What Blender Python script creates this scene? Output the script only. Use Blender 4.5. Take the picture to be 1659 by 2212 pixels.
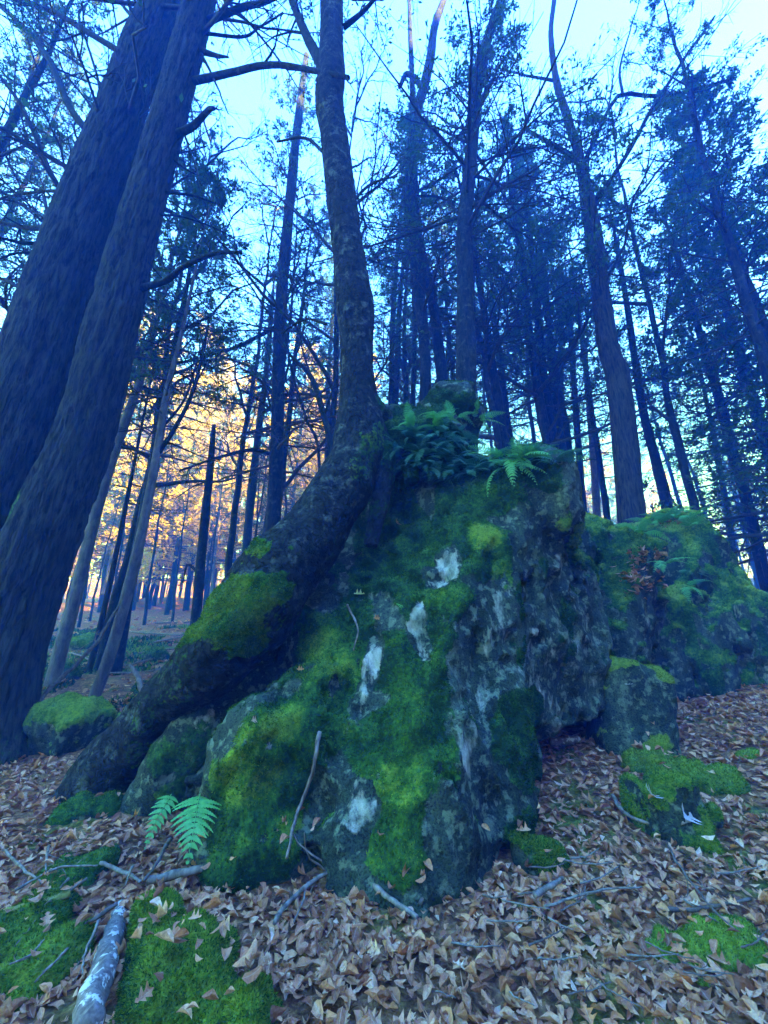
import bpy, math, random
import numpy as np
from mathutils import Vector, Matrix
from mathutils.bvhtree import BVHTree

for _o in list(bpy.data.objects):
    bpy.data.objects.remove(_o)
SC = bpy.context.scene
COL = SC.collection
R = math.radians
rng = np.random.default_rng(7)
random.seed(7)

# ------------------------------------------------------------------ camera
CAM_Z, PITCH, FPX, UC, VC = 1.3, R(17.0), 850.0, 829.5, 1106.0   # photo measured on a 1659 x 2212 grid
cd = bpy.data.cameras.new("camera")
cd.sensor_fit = 'HORIZONTAL'
cd.sensor_width = 36.0
cd.lens = 36.0 * FPX / 1659.0
cd.clip_start, cd.clip_end = 0.05, 2000.0
cam = bpy.data.objects.new("camera", cd)
cam.location = (0, 0, CAM_Z)
cam.rotation_euler = (R(90) + PITCH, 0, 0)
COL.objects.link(cam)
SC.camera = cam

# ------------------------------------------------------------------ sky, sun, exposure
SUN_EL, SUN_AZ = R(30.0), R(135.0)          # autumn sun from behind the camera and to its right, azimuth clockwise from +Y
world = bpy.data.worlds.new("World")
SC.world = world
world.use_nodes = True
nt = world.node_tree
nt.nodes.clear()
wo = nt.nodes.new('ShaderNodeOutputWorld')
bg = nt.nodes.new('ShaderNodeBackground')
sky = nt.nodes.new('ShaderNodeTexSky')
sky.sky_type = 'NISHITA'
sky.sun_disc = False
sky.sun_elevation = SUN_EL
sky.sun_rotation = SUN_AZ
sky.air_density, sky.dust_density, sky.ozone_density = 1.0, 0.1, 3.0
tint = nt.nodes.new('ShaderNodeMix')
tint.data_type = 'RGBA'
tint.blend_type = 'MULTIPLY'
tint.inputs[0].default_value = 1.0
tint.inputs[7].default_value = (0.45, 0.76, 4.60, 1)
nt.links.new(sky.outputs[0], tint.inputs[6])
nt.links.new(tint.outputs[2], bg.inputs[0])
nt.links.new(bg.outputs[0], wo.inputs[0])
bg.inputs[1].default_value = 0.15
sl = bpy.data.lights.new("sun", 'SUN')
sl.energy = 5.0
sl.angle = R(0.6)
sl.color = (1.0, 0.96, 0.56)
sun = bpy.data.objects.new("sun", sl)
_sd = Vector((math.sin(SUN_AZ) * math.cos(SUN_EL), math.cos(SUN_AZ) * math.cos(SUN_EL), math.sin(SUN_EL)))
sun.rotation_euler = _sd.to_track_quat('Z', 'Y').to_euler()
sun.location = _sd * 120
COL.objects.link(sun)
vs = SC.view_settings
vs.view_transform, vs.look, vs.gamma, vs.use_curve_mapping = 'Standard', 'None', 1.0, False
vs.exposure = 4.0
SC.cycles.volume_bounces = 0
SC.cycles.max_bounces = 6
SC.cycles.diffuse_bounces = 3
SC.cycles.transparent_max_bounces = 8
SC.cycles.use_denoising = True
SC.cycles.caustics_reflective = SC.cycles.caustics_refractive = False

# ------------------------------------------------------------------ helpers
CP, SP = math.cos(PITCH), math.sin(PITCH)


def ray(u, v):
    """direction (not normalised, camera depth 1) through a photo pixel"""
    a, b = (u - UC) / FPX, (VC - v) / FPX
    return np.array([a, CP - b * SP, SP + b * CP])


def W(u, v, y):
    """the point on a pixel's ray that lies y metres in front of the camera"""
    d = ray(u, v)
    return np.array([0, 0, CAM_Z]) + d * (y / d[1])


def depth_at(p):
    return p[1] * CP + (p[2] - CAM_Z) * SP


def project(Pn):
    Pn = np.asarray(Pn, float)
    q = Pn - np.array([0, 0, CAM_Z])
    dep = q[..., 1] * CP + q[..., 2] * SP
    up = -q[..., 1] * SP + q[..., 2] * CP
    dep = np.where(dep < 0.05, 0.05, dep)
    return UC + FPX * q[..., 0] / dep, VC - FPX * up / dep


def noise(P3, s=0):
    """value noise, -1..1, for an (n,3) array (worked in chunks that stay in cache)"""
    P3 = np.asarray(P3, np.float32)
    out = np.empty(len(P3), np.float32)
    K = (np.uint32(374761393), np.uint32(668265263), np.uint32(2246822519))
    for a in range(0, len(P3), 65536):
        p = P3[a:a + 65536]
        i = np.floor(p)
        f = p - i
        i = i.astype(np.int32).view(np.uint32)
        f = f * f * (3 - 2 * f)
        hx = [(i[:, 0] + np.uint32(d)) * K[0] for d in (0, 1)]
        hy = [(i[:, 1] + np.uint32(d)) * K[1] for d in (0, 1)]
        hz = [(i[:, 2] + np.uint32(d)) * K[2] + np.uint32((s * 974711) & 0xFFFFFFFF) for d in (0, 1)]

        def cr(x, y, z):
            h = x ^ y ^ z
            h = (h ^ (h >> np.uint32(15))) * np.uint32(2146121005)
            h = (h ^ (h >> np.uint32(13))) * np.uint32(2221713035)
            return (h >> np.uint32(8)).astype(np.float32)
        fx, fy, fz = f[:, 0], f[:, 1], f[:, 2]
        v = []
        for y in (0, 1):
            for z in (0, 1):
                c0, c1 = cr(hx[0], hy[y], hz[z]), cr(hx[1], hy[y], hz[z])
                v.append(c0 + (c1 - c0) * fx)
        w0, w1 = v[0] + (v[2] - v[0]) * fy, v[1] + (v[3] - v[1]) * fy
        out[a:a + 65536] = (w0 + (w1 - w0) * fz) * (2.0 / 16777215.0) - 1
    return out


def fbm(P3, octv=4, s=0, lac=2.03, gain=0.5):
    P3 = np.asarray(P3, float)
    a, t, n = 1.0, 0.0, 0.0
    for k in range(octv):
        t = t + a * noise(P3 + 17.3 * k, s + k)
        n += a
        a *= gain
        P3 = P3 * lac
    return t / n * 1.6


def sstep(a, b, x):
    t = np.clip((x - a) / (b - a), 0, 1)
    return t * t * (3 - 2 * t)


def ground_z(x, y):
    """height of the forest floor"""
    x = np.asarray(x, float)
    y = np.asarray(y, float)
    z = 0.085 * np.maximum(y - 2.2, 0) + 0.028 * np.maximum(y - 11, 0) - 0.02 * np.maximum(2.2 - y, 0)
    z = z + 0.10 * np.clip(x - 0.6, 0, 5) * sstep(1.5, 4.5, y)
    z = z + 0.06 * np.clip(y - 62, 0, 60)
    P3 = np.stack([x, y, 0 * x], -1).reshape(-1, 3)
    n = 0.05 * fbm(P3 * 0.55, 3, 3) + 0.018 * fbm(P3 * 2.2, 3, 9)
    n = n.reshape(x.shape)
    z = z + n * np.clip(1.4 - 0.01 * y, 0.4, 2)
    P2 = P3 * 0.09
    z = z + fbm(P2, 2, 21).reshape(x.shape) * 0.5 * sstep(8, 30, np.hypot(x, y))
    z = z + 0.24 * np.exp(-((x + 0.44) ** 2 / 0.05 + (y - 2.98) ** 2 / 0.07))          # leaves heaped in the boulder's cleft
    # added unseen ridge behind and right of the camera, shaped to shade the near forest
    z = z + 46.0 * sstep(8, 40, (x - y) * 0.7071 + 2.0 * np.sin((x + y) * 0.05))
    return z


def on_ground(u, v):
    d = ray(u, v)
    y = np.concatenate([np.linspace(0.8, 12, 1500), np.linspace(12.05, 120, 1500)])
    p = np.array([0, 0, CAM_Z]) + d[None, :] * (y / d[1])[:, None]
    below = p[:, 2] < ground_z(p[:, 0], p[:, 1])
    i = int(np.argmax(below)) if below.any() else len(y) - 1
    q = p[i].copy()
    q[2] = float(ground_z(q[0], q[1]))
    return q


def link(o, parent=None):
    COL.objects.link(o)
    if parent is not None:
        o.parent = parent
    return o


def tag(o, label=None, cat=None, group=None, kind=None):
    for k, v in (("label", label), ("category", cat), ("group", group), ("kind", kind)):
        if v is not None:
            o[k] = v
    return o


def empty(name, loc):
    o = bpy.data.objects.new(name, None)
    o.empty_display_size = 0.2
    o.location = [float(c) for c in loc]
    return link(o)


class Geo:
    """numpy collector for triangles and quads with optional per-vertex attributes"""

    def __init__(self):
        self.V, self.T, self.Q, self.A, self.n = [], [], [], [], 0

    def add(self, V, T=None, Q=None, a=None):
        V = np.asarray(V, float)
        if len(V) == 0:
            return self
        if T is not None and len(T):
            self.T.append(np.asarray(T, np.int64) + self.n)
        if Q is not None and len(Q):
            self.Q.append(np.asarray(Q, np.int64) + self.n)
        self.V.append(V)
        if a is None:
            a = np.zeros((len(V), 3))
        a = np.asarray(a, float)
        if a.ndim == 1:
            a = np.tile(a, (len(V), 1))
        self.A.append(a)
        self.n += len(V)
        return self

    def mesh(self, name, mats, smooth=True, origin=None, attr=None):
        V = np.concatenate(self.V)
        A = np.concatenate(self.A)
        if origin is not None:
            V = V - np.asarray(origin, float)
        T = np.concatenate(self.T) if self.T else np.zeros((0, 3), np.int64)
        Q = np.concatenate(self.Q) if self.Q else np.zeros((0, 4), np.int64)
        me = bpy.data.meshes.new(name)
        nl = T.size + Q.size
        me.vertices.add(len(V))
        me.vertices.foreach_set("co", V.astype(np.float32).ravel())
        me.loops.add(nl)
        me.loops.foreach_set("vertex_index", np.concatenate([T.ravel(), Q.ravel()]).astype(np.int32))
        npoly = len(T) + len(Q)
        me.polygons.add(npoly)
        st = np.concatenate([np.arange(len(T)) * 3, T.size + np.arange(len(Q)) * 4])
        me.polygons.foreach_set("loop_start", st.astype(np.int32))
        me.update(calc_edges=True)
        me.validate()
        me.polygons.foreach_set("use_smooth", np.full(len(me.polygons), smooth))
        if attr:
            at = me.attributes.new(attr, 'FLOAT_VECTOR', 'POINT')
            if len(me.vertices) == len(A):
                at.data.foreach_set("vector", A.astype(np.float32).ravel())
        for m in (mats if isinstance(mats, (list, tuple)) else [mats]):
            me.materials.append(m)
        return me

    def obj(self, name, mats, parent=None, smooth=True, origin=None, attr=None):
        return link(bpy.data.objects.new(name, self.mesh(name, mats, smooth, origin, attr)), parent)


def resample(P, n):
    """smooth (Catmull-Rom) path through P, n samples; P may carry extra columns such as the radius"""
    P = np.asarray(P, float)
    if len(P) == 2:
        t = np.linspace(0, 1, n)[:, None]
        return P[0] * (1 - t) + P[1] * t
    E = np.vstack([2 * P[0] - P[1], P, 2 * P[-1] - P[-2]])
    seg = np.linalg.norm(np.diff(P[:, :3], axis=0), axis=1)
    c = np.concatenate([[0], np.cumsum(seg)])
    s = np.linspace(0, c[-1], n)
    k = np.clip(np.searchsorted(c, s, side='right') - 1, 0, len(P) - 2)
    t = ((s - c[k]) / np.maximum(seg[k], 1e-9))[:, None]
    p0, p1, p2, p3 = E[k], E[k + 1], E[k + 2], E[k + 3]
    return 0.5 * (2 * p1 + (p2 - p0) * t + (2 * p0 - 5 * p1 + 4 * p2 - p3) * t ** 2 + (3 * p1 - p0 - 3 * p2 + p3) * t ** 3)


def tube(P, rad, sides, cap=True, disp=None, ell=None):
    """swept tube; disp(points, angle, arclength, radius) gives an outward offset"""
    P = np.asarray(P, float)
    n = len(P)
    rad = np.broadcast_to(np.asarray(rad, float), (n,))
    T = np.gradient(P, axis=0)
    T /= np.linalg.norm(T, axis=1)[:, None] + 1e-12
    N = np.zeros_like(P)
    a = np.array([1.0, 0, 0]) if abs(T[0][0]) < 0.8 else np.array([0, 1.0, 0])
    v = a - T[0] * a.dot(T[0])
    N[0] = v / np.linalg.norm(v)
    for i in range(1, n):
        v = N[i - 1] - T[i] * N[i - 1].dot(T[i])
        N[i] = v / (np.linalg.norm(v) + 1e-12)
    B = np.cross(T, N)
    th = np.arange(sides) / sides * 2 * math.pi
    dirs = N[:, None, :] * np.cos(th)[None, :, None] + B[:, None, :] * np.sin(th)[None, :, None]
    r = rad[:, None] * np.ones((1, sides))
    if disp is not None:
        base = P[:, None, :] + dirs * r[:, :, None]
        s = np.concatenate([[0], np.cumsum(np.linalg.norm(np.diff(P, axis=0), axis=1))])
        off = disp(base.reshape(-1, 3), np.tile(th, n), np.repeat(s, sides), np.repeat(rad, sides))
        r = r + off.reshape(n, sides)
    V = (P[:, None, :] + dirs * r[:, :, None]).reshape(-1, 3)
    i = np.arange(n - 1)[:, None] * sides
    j = np.arange(sides)[None, :]
    j2 = (j + 1) % sides
    Q = np.stack([i + j, i + j2, i + sides + j2, i + sides + j], -1).reshape(-1, 4)
    Tri = None
    if cap:
        V = np.vstack([V, P[0], P[-1]])
        c0, c1 = n * sides, n * sides + 1
        jj = np.arange(sides)
        k = (jj + 1) % sides
        e = (n - 1) * sides
        Tri = np.vstack([np.stack([np.full(sides, c0), k, jj], -1), np.stack([np.full(sides, c1), e + jj, e + k], -1)])
    return V, Tri, Q


def surface_nets(F, org, h):
    """closed quad surface where the sampled field F crosses zero (inside negative)"""
    S = F < 0
    nx, ny, nz = F.shape
    cnt = np.zeros((nx - 1, ny - 1, nz - 1), np.int8)
    offs = [(a, b, c) for a in (0, 1) for b in (0, 1) for c in (0, 1)]
    for a, b, c in offs:
        cnt += S[a:nx - 1 + a, b:ny - 1 + b, c:nz - 1 + c]
    act = (cnt > 0) & (cnt < 8)
    idx = np.argwhere(act)
    vid = np.full(act.shape, -1, np.int64)
    vid[act] = np.arange(len(idx))
    cv = np.stack([F[idx[:, 0] + a, idx[:, 1] + b, idx[:, 2] + c] for a, b, c in offs], 1)
    acc = np.zeros((len(idx), 3))
    num = np.zeros(len(idx))
    for i in range(8):
        for j in range(i + 1, 8):
            oi, oj = np.array(offs[i]), np.array(offs[j])
            if np.abs(oi - oj).sum() != 1:
                continue
            m = (cv[:, i] < 0) != (cv[:, j] < 0)
            t = cv[m, i] / (cv[m, i] - cv[m, j])
            acc[m] += oi + (oj - oi) * t[:, None]
            num[m] += 1
    V = (idx + acc / num[:, None]) * h + np.asarray(org)
    quads = []
    for ax in range(3):
        sl0, sl1 = [slice(None)] * 3, [slice(None)] * 3
        sl0[ax], sl1[ax] = slice(0, -1), slice(1, None)
        A_, B_ = S[tuple(sl0)], S[tuple(sl1)]
        e = np.argwhere(A_ != B_)
        o1, o2 = (ax + 1) % 3, (ax + 2) % 3
        lim = np.array(act.shape)
        ok = (e[:, o1] > 0) & (e[:, o2] > 0) & (e[:, o1] < lim[o1]) & (e[:, o2] < lim[o2])
        e = e[ok]

        def cell(d1, d2):
            q = e.copy()
            q[:, o1] -= d1
            q[:, o2] -= d2
            return vid[q[:, 0], q[:, 1], q[:, 2]]
        q = np.stack([cell(1, 1), cell(0, 1), cell(0, 0), cell(1, 0)], 1)
        inside = S[e[:, 0], e[:, 1], e[:, 2]]
        q[~inside] = q[~inside][:, ::-1]
        quads.append(q)
    return V, np.concatenate(quads)


def face_geom(V, Q):
    a, b, c, d = (V[Q[:, k]] for k in range(4))
    nrm = np.cross(c - a, d - b)
    ar = np.linalg.norm(nrm, axis=1) * 0.5
    return nrm / (2 * ar[:, None] + 1e-12), ar


def sample_faces(V, Q, wgt, n, rg):
    nrm, ar = face_geom(V, Q)
    p = ar * wgt
    if p.sum() <= 0:
        return np.zeros((0, 3)), np.zeros((0, 3)), np.zeros(0, int)
    f = rg.choice(len(Q), n, p=p / p.sum())
    s, t = rg.random(n)[:, None], rg.random(n)[:, None]
    q = Q[f]
    P = (V[q[:, 0]] * (1 - s) + V[q[:, 1]] * s) * (1 - t) + (V[q[:, 3]] * (1 - s) + V[q[:, 2]] * s) * t
    return P, nrm[f], f


def unit(v):
    return v / (np.linalg.norm(v, axis=-1, keepdims=True) + 1e-12)


def tri_tufts(P, N, size, rg, spread=0.9, width=0.45):
    """one small leaning blade per point"""
    n = len(P)
    d = unit(N + rg.normal(0, spread, (n, 3)))
    s = unit(np.cross(d, rg.normal(0, 1, (n, 3))))
    L = (size * (0.5 + rg.random(n)))[:, None]
    V = np.stack([P - s * L * width * 0.5 - N * L * 0.15, P + s * L * width * 0.5 - N * L * 0.15, P + d * L], 1)
    return V.reshape(-1, 3), np.arange(3 * n).reshape(-1, 3)


def rotm(ax, ay, az):
    return np.array(Matrix.Rotation(R(az), 3, 'Z') @ Matrix.Rotation(R(ay), 3, 'Y') @ Matrix.Rotation(R(ax), 3, 'X'))

# ------------------------------------------------------------------ materials
def mat(name):
    m = bpy.data.materials.new(name)
    m.use_nodes = True
    t = m.node_tree
    t.nodes.clear()
    out = t.nodes.new('ShaderNodeOutputMaterial')
    return m, t, out


class NT:
    """terse node building"""

    def __init__(self, t):
        self.t = t

    def n(self, typ, **kw):
        nd = self.t.nodes.new(typ)
        for k, v in kw.items():
            setattr(nd, k, v)
        return nd

    def put(self, nd, i, v):
        if hasattr(v, 'is_output') or hasattr(v, 'links'):
            self.t.links.new(v, nd.inputs[i])
        else:
            nd.inputs[i].default_value = v
        return nd

    def noise(self, vec, scale, detail=4.0, rough=0.55, dist=0.0):
        nd = self.n('ShaderNodeTexNoise')
        self.put(nd, 'Vector', vec)
        nd.inputs['Scale'].default_value = scale
        nd.inputs['Detail'].default_value = detail
        nd.inputs['Roughness'].default_value = rough
        nd.inputs['Distortion'].default_value = dist
        return nd.outputs[0]

    def voro(self, vec, scale, feature='F1'):
        nd = self.n('ShaderNodeTexVoronoi', feature=feature)
        self.put(nd, 'Vector', vec)
        nd.inputs['Scale'].default_value = scale
        return nd.outputs['Distance']

    def ramp(self, fac, stops):
        nd = self.n('ShaderNodeValToRGB')
        self.t.links.new(fac, nd.inputs[0])
        el = nd.color_ramp.elements
        while len(el) < len(stops):
            el.new(0.5)
        for e, (p, c) in zip(el, stops):
            e.position = p
            e.color = (*c, 1) if isinstance(c, (tuple, list)) else (c, c, c, 1)
        return nd.outputs[0]

    def mix(self, fac, a, b, mode='MIX'):
        nd = self.n('ShaderNodeMix', data_type='RGBA', blend_type=mode)
        for i, v in ((0, fac), (6, a), (7, b)):
            if isinstance(v, (tuple, list)):
                v = (*v, 1)
            self.put(nd, i, v)
        return nd.outputs[2]

    def math(self, op, a, b=0.0, clamp=False):
        nd = self.n('ShaderNodeMath', operation=op, use_clamp=clamp)
        self.put(nd, 0, a)
        self.put(nd, 1, b)
        return nd.outputs[0]

    def scale(self, vec, s):
        nd = self.n('ShaderNodeMapping')
        self.put(nd, 'Vector', vec)
        nd.inputs['Scale'].default_value = s
        return nd.outputs[0]

    def bump(self, h, strength, dist, normal=None):
        nd = self.n('ShaderNodeBump')
        nd.inputs['Strength'].default_value = strength
        nd.inputs['Distance'].default_value = dist
        self.t.links.new(h, nd.inputs['Height'])
        if normal is not None:
            self.t.links.new(normal, nd.inputs['Normal'])
        return nd.outputs[0]

    def bsdf(self, out, col, rough=0.9, normal=None, spec=0.2, trans=None):
        b = self.n('ShaderNodeBsdfPrincipled')
        self.put(b, 'Base Color', (*col, 1) if isinstance(col, (tuple, list)) else col)
        self.put(b, 'Roughness', rough)
        b.inputs['Specular IOR Level'].default_value = spec
        if normal is not None:
            self.t.links.new(normal, b.inputs['Normal'])
        res = b.outputs[0]
        if trans is not None:
            tr = self.n('ShaderNodeBsdfTranslucent')
            self.put(tr, 0, (*col, 1) if isinstance(col, (tuple, list)) else col)
            mx = self.n('ShaderNodeMixShader')
            mx.inputs[0].default_value = trans
            self.t.links.new(res, mx.inputs[1])
            self.t.links.new(tr.outputs[0], mx.inputs[2])
            res = mx.outputs[0]
        self.t.links.new(res, out.inputs[0])
        return b


def coords(k):
    return k.n('ShaderNodeTexCoord').outputs['Object']


def attr_xyz(k, name):
    a = k.n('ShaderNodeAttribute', attribute_name=name)
    s = k.n('ShaderNodeSeparateXYZ')
    k.t.links.new(a.outputs['Vector'], s.inputs[0])
    return s.outputs[0], s.outputs[1], s.outputs[2]


MOSS_DARK, MOSS_MID, MOSS_BRIGHT = (0.009, 0.034, 0.006), (0.040, 0.125, 0.010), (0.19, 0.29, 0.022)  # moss tones from dark to bright yellow green


def make_rock():
    """x = moss cover, y = moss tone (dark to yellow green), z = pale lichen or bare stone"""
    m, t, out = mat("mossy rock")
    k = NT(t)
    co = coords(k)
    mo, tone, pale = attr_xyz(k, "cover")
    stre = k.scale(co, (1.0, 1.0, 0.35))
    n1 = k.noise(stre, 3.0, 6, 0.62, 0.4)
    n2 = k.noise(co, 20.0, 6, 0.72)
    n3 = k.noise(co, 80.0, 3, 0.6)
    stone = k.ramp(n1, [(0.32, (0.007, 0.012, 0.007)), (0.47, (0.019, 0.034, 0.019)), (0.57, (0.056, 0.088, 0.048)), (0.72, (0.18, 0.23, 0.14))])
    stone = k.mix(k.ramp(n2, [(0.42, 0.0), (0.62, 1.0)]), stone, (0.035, 0.060, 0.036))
    stone = k.mix(k.ramp(n3, [(0.36, 0.85), (0.52, 0.0)]), stone, (0.006, 0.009, 0.007))
    lich = k.ramp(k.noise(co, 14.0, 4, 0.6), [(0.54, 0.0), (0.62, 1.0)])
    stone = k.mix(k.math('MULTIPLY', lich, 0.55), stone, (0.20, 0.27, 0.17))
    pcol = k.ramp(k.noise(stre, 9.0, 5, 0.65), [(0.3, (0.10, 0.13, 0.085)), (0.5, (0.32, 0.36, 0.27)), (0.7, (0.62, 0.64, 0.50))])
    pfac = k.math('ADD', k.math('MULTIPLY', pale, 0.72), k.math('MULTIPLY', k.math('SUBTRACT', k.noise(stre, 11.0, 6, 0.72), 0.5), 2.0))
    stone = k.mix(k.ramp(pfac, [(0.40, 0.0), (0.72, 0.9)]), stone, pcol)
    mn = k.noise(co, 30.0, 4, 0.7)
    tn = k.math('ADD', tone, k.math('MULTIPLY', k.math('SUBTRACT', mn, 0.5), 1.5))
    moss = k.ramp(tn, [(0.1, MOSS_DARK), (0.5, MOSS_MID), (0.95, MOSS_BRIGHT)])
    mfac = k.math('ADD', mo, k.math('MULTIPLY', k.math('SUBTRACT', n2, 0.5), 1.5))
    mfac = k.ramp(mfac, [(0.40, 0.0), (0.56, 1.0)])
    col = k.mix(mfac, stone, moss)
    h = k.math('ADD', k.math('MULTIPLY', n2, 0.6), k.math('MULTIPLY', n3, 0.4))
    k.bsdf(out, col, 0.88, k.bump(h, 0.9, 0.03), 0.18)
    return m


def make_moss():
    """fuzz: x = tone"""
    m, t, out = mat("moss fuzz")
    k = NT(t)
    tone, rnd, _ = attr_xyz(k, "cover")
    tn = k.math('ADD', tone, k.math('MULTIPLY', k.math('SUBTRACT', rnd, 0.5), 0.9))
    col = k.ramp(tn, [(0.05, MOSS_DARK), (0.5, MOSS_MID), (0.95, MOSS_BRIGHT)])
    k.bsdf(out, col, 0.85, None, 0.1, trans=0.3)
    return m


def make_bark(name, dark, light, zs, scale, moss=0.0, plates=False, lich=0.0, bumpd=0.03):
    m, t, out = mat(name)
    k = NT(t)
    co = coords(k)
    st = k.scale(co, (1, 1, zs))
    n1 = k.noise(st, scale, 6, 0.65, 0.6)
    n2 = k.noise(co, 2.2, 4, 0.6)
    n3 = k.noise(co, 60, 3, 0.6)
    col = k.ramp(n1, [(0.36, dark), (0.60, light)])
    h = k.math('ADD', n1, k.math('MULTIPLY', n3, 0.25))
    if plates:
        wv = k.n('ShaderNodeVectorMath', operation='ADD')
        k.put(wv, 0, k.scale(co, (1, 1, zs)))
        wn = k.n('ShaderNodeTexNoise')
        k.put(wn, 'Vector', co)
        wn.inputs['Scale'].default_value = 9.0
        wsc = k.n('ShaderNodeVectorMath', operation='SCALE')
        t.links.new(wn.outputs['Color'], wsc.inputs[0])
        wsc.inputs['Scale'].default_value = 0.16
        k.put(wv, 1, wsc.outputs[0])
        v = k.voro(wv.outputs[0], scale * 1.6, 'DISTANCE_TO_EDGE')
        edge = k.ramp(v, [(0.0, 0.0), (0.10, 1.0)])
        col = k.mix(k.math('MULTIPLY', k.math('SUBTRACT', 1.0, edge), 0.45), col, tuple(c * 0.25 for c in dark))
        h = k.math('ADD', k.math('MULTIPLY', edge, 0.5), k.math('MULTIPLY', h, 0.6))
    col = k.mix(k.ramp(n2, [(0.40, 0.35), (0.66, 0.0)]), col, tuple(c * 0.6 for c in dark))
    if lich:
        l_ = k.ramp(k.noise(co, 7.5, 6, 0.72), [(0.54, 0.0), (0.66, lich)])
        col = k.mix(l_, col, (0.16, 0.21, 0.17))
    if moss:
        mo, tone, _ = attr_xyz(k, "cover")
        mn = k.noise(co, 24, 4, 0.7)
        moss_c = k.ramp(k.math('ADD', tone, k.math('MULTIPLY', k.math('SUBTRACT', mn, 0.5), 0.8)), [(0.1, MOSS_DARK), (0.5, MOSS_MID), (0.95, MOSS_BRIGHT)])
        mf = k.ramp(k.math('ADD', mo, k.math('MULTIPLY', k.math('SUBTRACT', mn, 0.5), 0.9)), [(0.42, 0.0), (0.56, 1.0)])
        col = k.mix(mf, col, moss_c)
    k.bsdf(out, col, 0.92, k.bump(h, 1.0, bumpd), 0.12)
    return m


def make_needle(name, a, b, trans=0.35):
    m, t, out = mat(name)
    k = NT(t)
    oi = k.n('ShaderNodeObjectInfo')
    x, y, z = attr_xyz(k, "cover")
    f = k.math('ADD', k.math('MULTIPLY', oi.outputs['Random'], 0.45), k.math('MULTIPLY', x, 0.55))
    col = k.ramp(f, [(0.1, a), (0.9, b)])
    k.bsdf(out, col, 0.7, None, 0.2, trans=trans)
    return m


def make_leaf():
    m, t, out = mat("dry leaf")
    k = NT(t)
    x, y, z = attr_xyz(k, "cover")           # x hue, y light, z distance from the midrib
    oi = k.n('ShaderNodeObjectInfo')
    f = k.math('FRACT', k.math('ADD', x, oi.outputs['Random']))
    col = k.ramp(f, [(0.0, (0.19, 0.07, 0.032)), (0.18, (0.48, 0.205, 0.095)), (0.40, (0.76, 0.385, 0.19)), (0.58, (0.32, 0.11, 0.045)), (0.76, (0.82, 0.47, 0.25)), (0.92, (0.57, 0.20, 0.055)), (1.0, (0.80, 0.56, 0.37))])
    co = coords(k)
    n = k.noise(co, 55, 3, 0.6)
    col = k.mix(k.ramp(n, [(0.35, 0.45), (0.55, 0.0)]), col, (0.16, 0.075, 0.04))
    col = k.mix(k.math('MULTIPLY', k.ramp(z, [(0.0, 1.0), (0.10, 0.0)]), 0.5), col, (0.55, 0.42, 0.30))
    vein = k.noise(co, 130, 3, 0.6)
    k.bsdf(out, col, 0.62, k.bump(k.math('ADD', n, k.math('MULTIPLY', vein, 0.4)), 0.9, 0.012), 0.3, trans=0.15)
    return m


def make_ground():
    m, t, out = mat("forest floor")
    k = NT(t)
    co = coords(k)
    n1 = k.noise(co, 26, 5, 0.7, 0.5)
    n2 = k.noise(co, 0.35, 4, 0.6)
    n3 = k.noise(co, 1.7, 5, 0.65)
    col = k.ramp(n1, [(0.3, (0.04, 0.020, 0.010)), (0.46, (0.19, 0.090, 0.036)), (0.58, (0.38, 0.19, 0.08)), (0.70, (0.55, 0.32, 0.15))])
    n4 = k.noise(co, 6.0, 5, 0.7)
    col = k.mix(k.ramp(n4, [(0.36, 0.8), (0.54, 0.0)]), col, (0.05, 0.03, 0.018))
    col = k.mix(k.ramp(k.noise(co, 2.6, 5, 0.7), [(0.56, 0.0), (0.68, 0.4)]), col, (0.56, 0.30, 0.12))
    g = k.ramp(k.math('ADD', k.math('MULTIPLY', n3, 0.6), k.math('MULTIPLY', n2, 0.4)), [(0.52, 0.0), (0.60, 0.85)])
    col = k.mix(g, col, k.ramp(n1, [(0.3, MOSS_DARK), (0.7, MOSS_BRIGHT)]))
    k.bsdf(out, col, 0.95, k.bump(n1, 1.0, 0.05), 0.1)
    return m


def make_plain(name, a, b, scale=30, rough=0.8, trans=None, zs=1.0, bumpd=0.004, spec=0.2):
    m, t, out = mat(name)
    k = NT(t)
    co = k.scale(coords(k), (1, 1, zs))
    n = k.noise(co, scale, 4, 0.6)
    col = k.ramp(n, [(0.35, a), (0.65, b)])
    k.bsdf(out, col, rough, k.bump(n, 0.8, bumpd), spec, trans)
    return m


M_ROCK = make_rock()
M_MOSS = make_moss()
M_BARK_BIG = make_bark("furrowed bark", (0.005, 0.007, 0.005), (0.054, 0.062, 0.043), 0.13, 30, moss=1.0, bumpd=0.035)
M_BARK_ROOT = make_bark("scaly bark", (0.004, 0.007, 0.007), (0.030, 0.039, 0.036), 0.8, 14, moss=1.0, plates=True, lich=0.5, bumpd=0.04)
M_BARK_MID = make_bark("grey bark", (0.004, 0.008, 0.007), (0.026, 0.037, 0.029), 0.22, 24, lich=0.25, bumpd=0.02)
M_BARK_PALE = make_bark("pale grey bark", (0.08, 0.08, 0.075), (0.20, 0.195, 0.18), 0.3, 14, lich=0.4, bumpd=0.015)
M_TWIG = make_plain("dead twig", (0.016, 0.024, 0.022), (0.05, 0.062, 0.055), 20)
M_NEEDLE = make_needle("conifer needles", (0.020, 0.080, 0.028), (0.075, 0.17, 0.05))
M_GOLD = make_needle("yellow autumn foliage", (0.48, 0.41, 0.04), (0.68, 0.55, 0.07), 0.45)
M_LEAF = make_leaf()
M_GROUND = make_ground()
M_FERN = make_plain("fern green", (0.09, 0.34, 0.07), (0.16, 0.50, 0.12), 40, 0.55, 0.35, spec=0.35)
M_FERN_BLUE = make_plain("blue green fern", (0.035, 0.15, 0.07), (0.075, 0.26, 0.12), 40, 0.5, 0.3, spec=0.4)
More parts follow.
